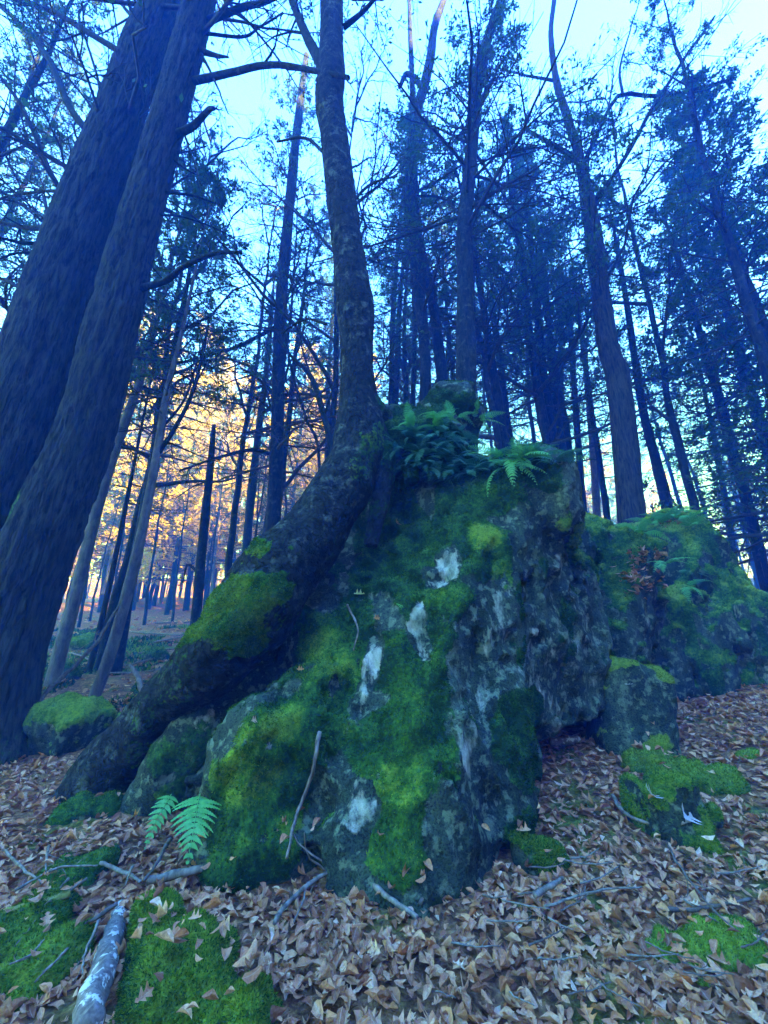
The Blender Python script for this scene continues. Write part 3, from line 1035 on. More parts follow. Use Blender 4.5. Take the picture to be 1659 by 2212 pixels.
def crown_geo(H, z0, rtop, L0, nb, seed, needle=0.085, leafy=1.0, dead=0.25, dense=1.0, pitch=(-8, 28), shape='cone', sprig=4, gap=0.3, clump=1.0):
    """wood and foliage of a conifer crown round the z axis; dead share of bare lower branches"""
    rg = np.random.default_rng(seed)
    z = z0 + (H - z0) * (np.arange(nb) + rg.random(nb)) / nb
    f = (z - z0) / (H - z0)
    az = np.arange(nb) * 2.399 + rg.normal(0, 0.5, nb)
    if shape == 'cone':
        L = L0 * (1.05 - 0.85 * f) * (0.55 + 0.7 * rg.random(nb))
    else:
        L = L0 * np.sin(math.pi * np.clip(0.15 + 0.8 * f, 0, 1)) * (0.5 + 0.7 * rg.random(nb))
    isdead = (f < dead) | (rg.random(nb) < 0.08)
    el = R(1) * (pitch[0] + (pitch[1] - pitch[0]) * (0.35 * rg.random(nb) + 0.65 * f))
    d = np.stack([np.cos(az) * np.cos(el), np.sin(az) * np.cos(el), np.sin(el)], 1)
    k = 7
    s = np.linspace(0, 1, k)
    wnd = np.cumsum(rg.normal(0, 0.035, (nb, k, 3)), axis=1)
    sag = (-0.22 * s ** 2 + 0.20 * s ** 3.5)
    Ps = np.stack([0 * az, 0 * az, z], 1)[:, None, :] + (d[:, None, :] * s[None, :, None] + wnd * s[None, :, None]) * L[:, None, None]
    Ps[:, :, 2] += sag[None, :] * L[:, None]
    r0 = np.clip(0.012 * L + 0.006, 0.008, 0.06)
    rad = r0[:, None] * (1 - 0.8 * s)[None, :]
    wood, leaf = Geo(), Geo()
    v, q = multi_tube(Ps, rad, 4)
    wood.add(v, None, q)
    nt = int(10 * dense)
    C, pr, CL = spawn(Ps, rad, nt, (0.12, 1.0), L * 0.42, (35, 75), 0.02, 0.07, 3, rg, flat=0.55)
    crad = np.clip(pr * 0.5, 0.0035, 0.02)[:, None] * np.linspace(1, 0.35, 3)[None, :]
    v, q = multi_tube(C, crad, 3)
    wood.add(v, None, q)
    S, spr, SL = spawn(C, crad, sprig, (0.25, 1.0), CL * 0.5, (30, 65), 0.0, 0.09, 2, rg, flat=0.4)
    srad = np.clip(spr * 0.6, 0.0025, 0.008)[:, None] * np.linspace(1, 0.5, 2)[None, :]
    v, q = multi_tube(S, srad, 3)
    wood.add(v, None, q)
    live = ~isdead
    bi = np.repeat(np.repeat(np.arange(nb), nt), sprig)
    mask = live[bi]
    cl = fbm(S[:, 0] * 0.9 + seed, 2, seed)
    mask &= cl > -gap
    Sl = S[mask]
    if len(Sl) and leafy > 0:
        m = max(1, int(round(5 * leafy)))
        idx = np.repeat(np.arange(len(Sl)), m)
        p, T = on_path(Sl, idx, rg.random(len(idx)))
        v, q = blades(p + rg.normal(0, 0.02 * clump, p.shape), T, needle, 0.19, rg, 0.75)
        a = np.repeat(np.stack([rg.random(len(idx)), rg.random(len(idx)), 0 * idx], 1), 4, axis=0)
        leaf.add(v, None, q, a)
        # along the twigs as well
        tm = live[np.repeat(np.arange(nb), nt)]
        Cl = C[tm]
        idx = np.repeat(np.arange(len(Cl)), 4)
        p, T = on_path(Cl, idx, rg.random(len(idx)))
        keep = fbm(p * 0.9 + seed, 2, seed) > -gap
        v, q = blades(p[keep], T[keep], needle, 0.19, rg, 0.8)
        a = np.repeat(np.stack([rg.random(keep.sum()), rg.random(keep.sum()), np.zeros(keep.sum())], 1), 4, axis=0)
        leaf.add(v, None, q, a)
    return wood, leaf


def bare_geo(H, z0, L0, nb, seed, leafy=0.0, up=0.35):
    """bare broadleaf crown: limbs, branches, twigs"""
    rg = np.random.default_rng(seed)
    z = z0 + (H - z0) * np.sort(rg.random(nb))
    f = (z - z0) / (H - z0)
    az = np.arange(nb) * 2.399 + rg.normal(0, 0.6, nb)
    L = L0 * (1.0 - 0.5 * f) * (0.6 + 0.6 * rg.random(nb))
    el = R(1) * rg.uniform(15, 60, nb)
    d = np.stack([np.cos(az) * np.cos(el), np.sin(az) * np.cos(el), np.sin(el)], 1)
    k = 8
    s = np.linspace(0, 1, k)
    wnd = np.cumsum(rg.normal(0, 0.055, (nb, k, 3)), axis=1)
    Ps = np.stack([0 * az, 0 * az, z], 1)[:, None, :] + (d[:, None, :] * s[None, :, None] + wnd * s[None, :, None]) * L[:, None, None]
    rad = (0.014 * L + 0.008)[:, None] * (1 - 0.8 * s)[None, :]
    wood, leaf = Geo(), Geo()
    v, q = multi_tube(Ps, rad, 5)
    wood.add(v, None, q)
    C, pr, CL = spawn(Ps, rad, 7, (0.2, 1), L * 0.5, (25, 60), 0.15, 0.08, 6, rg)
    cr = np.clip(pr * 0.55, 0.005, 0.03)[:, None] * np.linspace(1, 0.3, 6)[None, :]
    v, q = multi_tube(C, cr, 4)
    wood.add(v, None, q)
    S, sr, SL = spawn(C, cr, 6, (0.2, 1), CL * 0.5, (25, 60), 0.1, 0.1, 5, rg)
    sr = np.clip(sr * 0.6, 0.003, 0.012)[:, None] * np.linspace(1, 0.4, 5)[None, :]
    v, q = multi_tube(S, sr, 3)
    wood.add(v, None, q)
    U, ur, UL = spawn(S, sr, 4, (0.2, 1), SL * 0.55, (25, 60), 0.05, 0.1, 2, rg)
    ur = np.clip(ur * 0.7, 0.002, 0.006)[:, None] * np.linspace(1, 0.5, 2)[None, :]
    v, q = multi_tube(U, ur, 3)
    wood.add(v, None, q)
    if leafy > 0:
        m = U[rg.random(len(U)) < leafy]
        idx = np.repeat(np.arange(len(m)), 2)
        p, T = on_path(m, idx, rg.random(len(idx)))
        v, q = blades(p, T, 0.07, 0.35, rg, 1.0)
        a = np.repeat(np.stack([rg.random(len(idx)), rg.random(len(idx)), 0 * idx], 1), 4, axis=0)
        leaf.add(v, None, q, a)
    return wood, leaf


def bark_disp(seed, fr=0.05, big=0.04, vert=0.18, rate=17.0):
    def f(P, th, s, r):
        a = fbm(P * np.array([2.2, 2.2, 0.9]), 2, seed) * big
        rid = np.abs(fbm(P * np.array([rate, rate, rate * vert]), 3, seed + 5))
        return r * a * 2.0 + r * fr * (0.6 - 1.5 * rid)
    return f


def bend(V, tz, txy):
    """shift a crown that was made round a straight axis on to the traced trunk"""
    V = V.copy()
    for a in range(2):
        V[:, a] += np.interp(V[:, 2], tz, txy[:, a])
    return V


def geo_bend(g, tz, txy):
    g.V = [bend(v, tz, txy) for v in g.V]
    return g


def trace(pts, y, dy=0.0):
    """pixel trace (u, v, width) from foot to tip -> world points and radii, on a trunk that leans dy metres away per 10 m of height"""
    P, r = [], []
    for u, v, w in pts:
        p = W(u, v, y)
        if dy:
            p = W(u, v, y + dy * (p[2] / 10.0))
        P.append(p)
        r.append(0.5 * w / FPX * depth_at(p))
    return np.array(P), np.array(r)


def traced_tree(name, pts, y, label, cat="tree", group=None, mbark=None, crown=None, top=None, seed=0, sides=14, sink=0.3, ns=46, branches=(), foliage=None, broken=False, wood_mat=None, dy=0.0):
    """tree whose trunk follows a pixel trace; crown parameters are passed to crown_geo / bare_geo in metres"""
    mbark = mbark or M_BARK_MID
    P, r = trace(pts, y, dy)
    if top is not None and top > P[-1][2]:                      # go on above the picture
        dirv = P[-1] - P[-2]
        dirv = dirv / dirv[2]
        n = 3
        ext = [P[-1] + dirv * (top - P[-1][2]) * t * np.array([0.6, 0.6, 1]) for t in np.linspace(0, 1, n + 1)[1:]]
        er = [r[-1] * (1 - t) + 0.015 * t for t in np.linspace(0, 1, n + 1)[1:]]
        P, r = np.vstack([P, ext]), np.concatenate([r, er])
    gz = float(ground_z(P[0][0], P[0][1]))
    if P[0][2] > gz - sink:
        foot = P[0] + (P[0] - P[1]) * 0
        foot = np.array([P[0][0], P[0][1], gz - sink])
        P, r = np.vstack([foot, P]), np.concatenate([[r[0] * 1.15], r])
    base = np.array([P[0][0], P[0][1], gz])
    pr = resample(np.column_stack([P, r]), ns)
    root = empty(name, base)
    v, t, q = tube(pr[:, :3], np.maximum(pr[:, 3], 0.008), sides, disp=bark_disp(seed, 0.07, 0.05))
    Geo().add(v, t, q).obj("trunk", mbark, root, origin=base)
    tz, txy = pr[:, 2], pr[:, :2]
    o = np.argsort(tz)
    tz, txy = tz[o], txy[o]
    if crown:
        kw = dict(crown)
        kind = kw.pop('kind', 'conifer')
        wood, leaf = (crown_geo if kind == 'conifer' else bare_geo)(seed=seed + 3, **kw)
        geo_bend(wood, tz, txy)
        c = wood.obj("crown", wood_mat or M_TWIG, root, origin=base)
        if leaf.n:
            geo_bend(leaf, tz, txy)
            leaf.obj("foliage", foliage or M_NEEDLE, c, smooth=False, origin=base, attr="cover")
    for bp, by in branches:
        bP, br = trace([(a, b, c) for a, b, c in bp], y)
        n = len(bP)
        if by:
            bP = np.array([W(u, v, y + by * i / (n - 1)) for i, (u, v, w) in enumerate(bp)])
        limb(root, bP, br, base, seed + n)
    tag(root, label, cat, group)
    return root


def limb(root, P, r, base, seed, twigs=5, mat_=None):
    """one traced limb with its side twigs, a part of its tree"""
    rg = np.random.default_rng(seed + int(abs(P[0][2]) * 997))
    pr = resample(np.column_stack([P, r]), 16)
    L = np.linalg.norm(np.diff(pr[:, :3], axis=0), axis=1).sum()
    g = Geo()
    pp = pr[:, :3] + np.cumsum(rg.normal(0, 0.006 * L / 3, (16, 3)), axis=0) * np.linspace(0, 1, 16)[:, None]
    v, t, q = tube(pp, np.maximum(pr[:, 3], 0.004), 7)
    g.add(v, t, q)
    if twigs:
        C, cr, CL = spawn(pp[None], pr[None, :, 3], twigs, (0.25, 1), L * 0.28, (30, 70), 0.0, 0.08, 5, rg)
        crd = np.clip(cr * 0.45, 0.003, 0.02)[:, None] * np.linspace(1, 0.3, 5)[None, :]
        v, q = multi_tube(C, crd, 4)
        g.add(v, None, q)
        S, sr, SL = spawn(C, crd, 4, (0.2, 1), CL * 0.5, (30, 70), 0.0, 0.1, 3, rg)
        srd = np.clip(sr * 0.6, 0.002, 0.008)[:, None] * np.linspace(1, 0.4, 3)[None, :]
        v, q = multi_tube(S, srd, 3)
        g.add(v, None, q)
    return g.obj("branch", mat_ or M_BARK_MID, root, origin=base)

# --- the tree on the boulder with its great root
def rooted_tree():
    root_pts = [(205, 1752, 210, 3.62), (250, 1655, 150, 3.48), (318, 1565, 128, 3.36), (398, 1478, 140, 3.24), (476, 1402, 176, 3.16), (545, 1322, 196, 3.16), (612, 1240, 178, 3.22),
                (676, 1155, 158, 3.32), (728, 1075, 138, 3.42), (764, 1000, 122, 3.52), (777, 930, 112, 3.58), (776, 860, 88, 3.60), (774, 800, 78, 3.60), (772, 745, 76, 3.60), (768, 665, 88, 3.60),
                (764, 630, 84, 3.60), (755, 560, 74, 3.60), (744, 480, 70, 3.60), (732, 380, 66, 3.60), (722, 300, 62, 3.60), (711, 215, 64, 3.60), (716, 160, 60, 3.60), (717, 80, 52, 3.60), (717, 0, 50, 3.60)]
    P, r = [], []
    for u, v, w, y in root_pts:
        p = W(u, v, y)
        P.append(p)
        r.append(0.5 * w * 0.93 / FPX * depth_at(p))
    top = P[-1]
    for dz, k in ((2.0, 0.9), (4.5, 0.7), (7.0, 0.35)):
        P.append(top + np.array([-0.06 * dz, 0.04 * dz, dz]))
        r.append(r[len(root_pts) - 1] * k)
    P, r = np.array(P), np.array(r)
    base = np.array([P[0][0], P[0][1], float(ground_z(P[0][0], P[0][1]))])
    tr = empty("tree", base)
    pr = resample(np.column_stack([P, r]), 420)

    def disp(Pt, th, s, rr):
        low = 1 - sstep(2.5, 6.5, s)
        a = fbm(Pt * 2.6, 3, 411) * 0.16 * low + fbm(Pt * np.array([2, 2, 0.8]), 2, 415) * 0.05
        rid = np.abs(fbm(Pt * np.array([13, 13, 4]), 3, 421))
        sc = np.abs(fbm(Pt * 19, 3, 425))
        return rr * a + 0.016 * (0.5 - 1.6 * rid) * (1 - 0.5 * low) + 0.012 * low * (0.5 - 1.4 * sc)
    v, t, q = tube(pr[:, :3], pr[:, 3], 96, disp=disp)
    U, Vv = project(v)
    jit = 0.75 * fbm(v * 4, 4, 431, gain=0.65)
    mo = brush(U, Vv, [(520, 1290, 130, 62, -42, 1), (440, 1330, 60, 40, -45, 1), (600, 1250, 60, 50, -50, 0.9), (540, 1380, 50, 40, 0, 0.7), (780, 1000, 45, 60, 20, 0.45), (420, 1360, 60, 18, -50, 1),
                       (800, 960, 60, 50, 0, 0.5), (300, 1640, 35, 40, 0, 0.45), (230, 1720, 60, 30, 0, 0.7)], jit)
    mo = np.maximum(mo, 0.4 * sstep(0.1, 0.5, fbm(v * 2.0, 3, 433)) * (1 - sstep(2.6, 3.4, v[:, 2])))
    tone = np.clip(0.42 + 0.3 * brush(U, Vv, [(430, 1340, 70, 30, -45, 1), (500, 1270, 100, 30, -42, 0.8)], jit) + 0.2 * fbm(v * 6, 2, 435), 0, 1)
    cush = np.clip(0.5 + fbm(v * 10, 2, 437), 0, 1.5) * 0.02
    nq = vnormals(v[:-2], q)
    v[:-2] += nq * (mo * cush)[:-2, None]
    C = np.stack([mo, tone, 0 * mo], 1)
    tk = Geo().add(v, t, q, C).obj("trunk", M_BARK_ROOT, tr, origin=base, attr="cover")
    tag(tk, label="trunk that bends into one great moss backed root")
    rg = np.random.default_rng(44)
    wq = np.where(mo[q].mean(1) > 0.55, 1.0, 0)
    Pm, Nm, f = sample_faces(v, q, wq, 26000, rg)
    TV, TT = tri_tufts(Pm, Nm, np.full(len(Pm), 0.013), rg)
    A = np.stack([np.repeat(tone[q].mean(1)[f], 3), np.repeat(rg.random(len(f)), 3), np.zeros(3 * len(f))], 1)
    tag(Geo().add(TV, TT, None, A).obj("moss", M_MOSS, tk, smooth=False, origin=base, attr="cover"), kind="stuff")
    # second root that grips the top of the boulder
    for rp in ([(778, 850, 56, 3.62), (815, 895, 52, 3.66), (850, 930, 46, 3.75), (880, 985, 40, 3.7), (890, 1040, 30, 3.6)], [(790, 900, 60, 3.6), (830, 985, 52, 3.6), (820, 1080, 40, 3.55), (800, 1180, 30, 3.5)]):
        P2 = np.array([W(u, v_, y) for u, v_, w, y in rp])
        r2 = np.array([0.5 * w / FPX * depth_at(p) for (u, v_, w, y), p in zip(rp, P2)])
        p2 = resample(np.column_stack([P2, r2]), 60)
        v2, t2, q2 = tube(p2[:, :3], p2[:, 3], 40, disp=disp)
        C2 = np.tile([0.45, 0.2, 0.0], (len(v2), 1))
        C2[:, 0] += 0.4 * fbm(v2 * 3, 2, 439)
        Geo().add(v2, t2, q2, C2).obj("root", M_BARK_ROOT, tr, origin=base, attr="cover")
    # limbs
    for bp, dy in (([(712, 190, 30), (690, 130, 24), (665, 80, 20), (640, 20, 16), (625, -40, 12)], 0.5), ([(742, 60, 12), (790, 20, 9), (840, -40, 6)], -0.3), ([(700, 330, 8), (660, 300, 6), (600, 310, 4)], 0.4),
                   ([(735, 470, 8), (800, 400, 6), (860, 380, 3)], 0.8), ([(705, 700, 7), (660, 690, 5), (610, 720, 3)], 0.5)):
        n = len(bp)
        bP = np.array([W(u, v_, 3.6 + dy * i / (n - 1)) for i, (u, v_, w) in enumerate(bp)])
        br = np.array([0.5 * w / FPX * depth_at(p) for (u, v_, w), p in zip(bp, bP)])
        limb(tr, bP, br, base, 60 + n)
    wood, leaf = bare_geo(18.0, 11.0, 4.5, 12, 77, leafy=0.15)
    tz, txy = pr[:, 2], pr[:, :2]
    o = np.argsort(tz)
    geo_bend(wood, tz[o], txy[o])
    c = wood.obj("crown", M_TWIG, tr, origin=base)
    geo_bend(leaf, tz[o], txy[o])
    leaf.obj("foliage", M_NEEDLE, c, smooth=False, origin=base, attr="cover")
    tag(tr, "dark tree growing on the huge boulder with one great mossy root reaching the ground", "tree")


rooted_tree()


# --- the twin trunk
def twin_tree():
    st = [
        ([(-150, 1660, 300), (-115, 1401, 215), (-50, 1163, 190), (36, 914, 158), (106, 700, 128), (184, 450, 108), (268, 220, 90), (350, 0, 72)], 4.55),
        ([(-52, 1660, 215), (-30, 1560, 175), (8, 1401, 150), (45, 1290, 145), (92, 1163, 140), (192, 914, 108), (243, 700, 98), (309, 450, 80), (374, 220, 70), (431, 0, 60)], 4.30)]
    base = None
    for k, (pts, y) in enumerate(st):
        P, r = trace(pts, y)
        r = r * 0.93
        d = (P[-1] - P[-2]) / (P[-1] - P[-2])[2]
        P = np.vstack([P, P[-1] + d * 4, P[-1] + d * 9])
        r = np.concatenate([r, [r[-1] * 0.75, r[-1] * 0.3]])
        if base is None:
            bb = W(-52, 1640, 4.4)
            base = np.array([bb[0], bb[1], float(ground_z(bb[0], bb[1]))])
            tr = empty("tree", base)
        foot = P[0].copy()
        foot[2] = base[2] - 0.35
        P, r = np.vstack([foot, P]), np.concatenate([[r[0] * 1.15], r])
        pr = resample(np.column_stack([P, r]), 290)

        def disp(Pt, th, s, rr, k=k):
            a = fbm(Pt * np.array([1.6, 1.6, 0.5]), 2, 451 + k) * 0.06
            flare = 0.16 * np.clip(1 - s / 1.3, 0, 1) ** 2 * np.sin(th * 5 + 1.3 + k)
            q = Pt * np.array([15, 15, 2.1]) + 0.9 * fbm(Pt * np.array([5, 5, 2.5]), 2, 457)[:, None]
            rid = np.abs(fbm(q, 3, 461))
            brk = np.abs(fbm(Pt * np.array([10, 10, 9]), 2, 465))
            return rr * (a + flare) + 0.036 * (0.55 - 1.7 * rid) - 0.010 * (brk < 0.08)
        v, t, q = tube(pr[:, :3], pr[:, 3], 108, disp=disp)
        mo = 0.62 * sstep(0.1, 0.55, fbm(v * np.array([2.2, 2.2, 0.6]), 3, 471)) * (1 - sstep(2.0, 4.5, v[:, 2])) + 0.4 * (1 - sstep(0.3, 0.9, v[:, 2]))
        tone = np.clip(0.4 + 0.3 * fbm(v * 4, 2, 473), 0, 1)
        o = Geo().add(v, t, q, np.stack([mo, tone, 0 * mo], 1)).obj("trunk", M_BARK_BIG, tr, origin=base, attr="cover")
    Z1 = lambda x, y_: (x / 1.327 / 1.507, y_ / 1.327 / 1.507)
    lims = [  # traced in the enlarged corner of the photo: points, start width, end width, depth change
        ([(395, 590), (300, 460), (220, 270), (120, 130), (0, 20), (-120, -60)], 32, 16, 0.8, 4.55),
        ([(560, 250), (330, 110), (200, 40), (40, 0), (-80, -30)], 26, 12, 0.6, 4.55), ([(320, 740), (130, 630), (10, 560), (-90, 530)], 22, 9, -0.4, 4.55),
        ([(260, 980), (130, 985), (0, 960), (-100, 940)], 24, 12, 0.7, 4.55), ([(220, 1050), (100, 1050), (0, 1030), (-90, 1040)], 18, 8, -0.5, 4.55), ([(150, 1290), (60, 1230), (0, 1200), (-80, 1150)], 18, 8, 0.5, 4.55),
        ([(305, 825), (150, 830), (0, 860), (-90, 900)], 14, 6, 1.0, 4.55), ([(280, 900), (200, 830), (120, 780), (20, 700)], 10, 4, 0.5, 4.55), ([(200, 1110), (90, 1090), (-40, 1120)], 14, 6, -0.6, 4.55),
        ([(440, 470), (420, 330), (370, 180), (330, 60), (370, 0)], 13, 7, 0.3, 4.55), ([(500, 420), (370, 300), (200, 180), (100, 60)], 10, 4, 0.9, 4.55), ([(600, 100), (540, 40), (500, -20)], 18, 12, 0.3, 4.55),
        ([(350, 640), (320, 560), (330, 500)], 11, 6, 0.2, 4.55), ([(160, 1180), (60, 1140), (-50, 1080)], 12, 5, 0.6, 4.55), ([(110, 1330), (30, 1290), (-40, 1290)], 12, 5, 0.3, 4.55), ([(240, 960), (120, 900), (-20, 800)], 10, 4, 0.6, 4.55),
        ([(840, 350), (1000, 315), (1170, 285), (1360, 310), (1510, 342)], 30, 18, -1.0, 4.30), ([(740, 590), (830, 550), (900, 480), (925, 468)], 36, 16, -0.4, 4.30),
        ([(610, 1245), (720, 1210), (790, 1150), (920, 1090), (1040, 1075)], 30, 14, -0.5, 4.30), ([(900, 90), (1050, 30), (1150, 0), (1260, -60)], 30, 16, -0.4, 4.30), ([(890, 145), (1050, 160), (1120, 120), (1220, 60)], 14, 7, 0.2, 4.30),
        ([(870, 220), (930, 240), (985, 252)], 26, 8, -0.2, 4.30), ([(870, 235), (930, 350), (980, 490)], 14, 5, -0.3, 4.30), ([(790, 560), (830, 680), (870, 800)], 10, 5, -0.2, 4.30), ([(715, 830), (830, 845), (930, 880)], 12, 7, 0.4, 4.30),
        ([(735, 680), (800, 730), (860, 760)], 9, 4, 0.2, 4.30), ([(690, 925), (800, 940), (960, 1000), (1090, 1090)], 8, 4, 0.6, 4.30), ([(820, 420), (840, 560), (850, 670)], 8, 4, -0.2, 4.30), ([(640, 1130), (680, 1180), (760, 1260)], 7, 3, 0.2, 4.30)]
    for pl, w0, w1, dy, y in lims:
        n = len(pl)
        P = np.array([W(*Z1(a, b), y + dy * i / (n - 1)) for i, (a, b) in enumerate(pl)])
        r = np.array([0.5 * (w0 + (w1 - w0) * i / (n - 1)) / 2.0 / FPX * depth_at(p) for i, p in enumerate(P)])
        limb(tr, P, r, base, int(w0 + n), twigs=7 if w0 < 28 and pl[-1][0] < 400 else 2)
    wood, leaf = crown_geo(22, 11.5, 0.1, 4.0, 40, 480, dead=0.1, gap=0.1)
    off = (P[0][:2]) * 0 + np.array([base[0] + 0.5, base[1]])
    for g, nm in ((wood, "crown"), (leaf, "foliage")):
        g.V = [vv + np.array([off[0], off[1], 0]) for vv in g.V]
    c = wood.obj("crown", M_TWIG, tr, origin=base)
    leaf.obj("foliage", M_NEEDLE, c, smooth=False, origin=base, attr="cover")
    tag(tr, "massive furrowed twin trunk forking low with many dead branches", "tree")


twin_tree()

# --- trees traced one by one behind the boulder
G_ST = "conifers in the shaded stand"
CON = dict(kind='conifer', rtop=0.1)


def con(H, z0, L0, nb, **k):
    d = dict(kind='conifer', H=H, z0=z0, rtop=0.1, L0=L0, nb=nb)
    d.update(k)
    return d


def bare(H, z0, L0, nb, **k):
    d = dict(kind='bare', H=H, z0=z0, L0=L0, nb=nb)
    d.update(k)
    return d


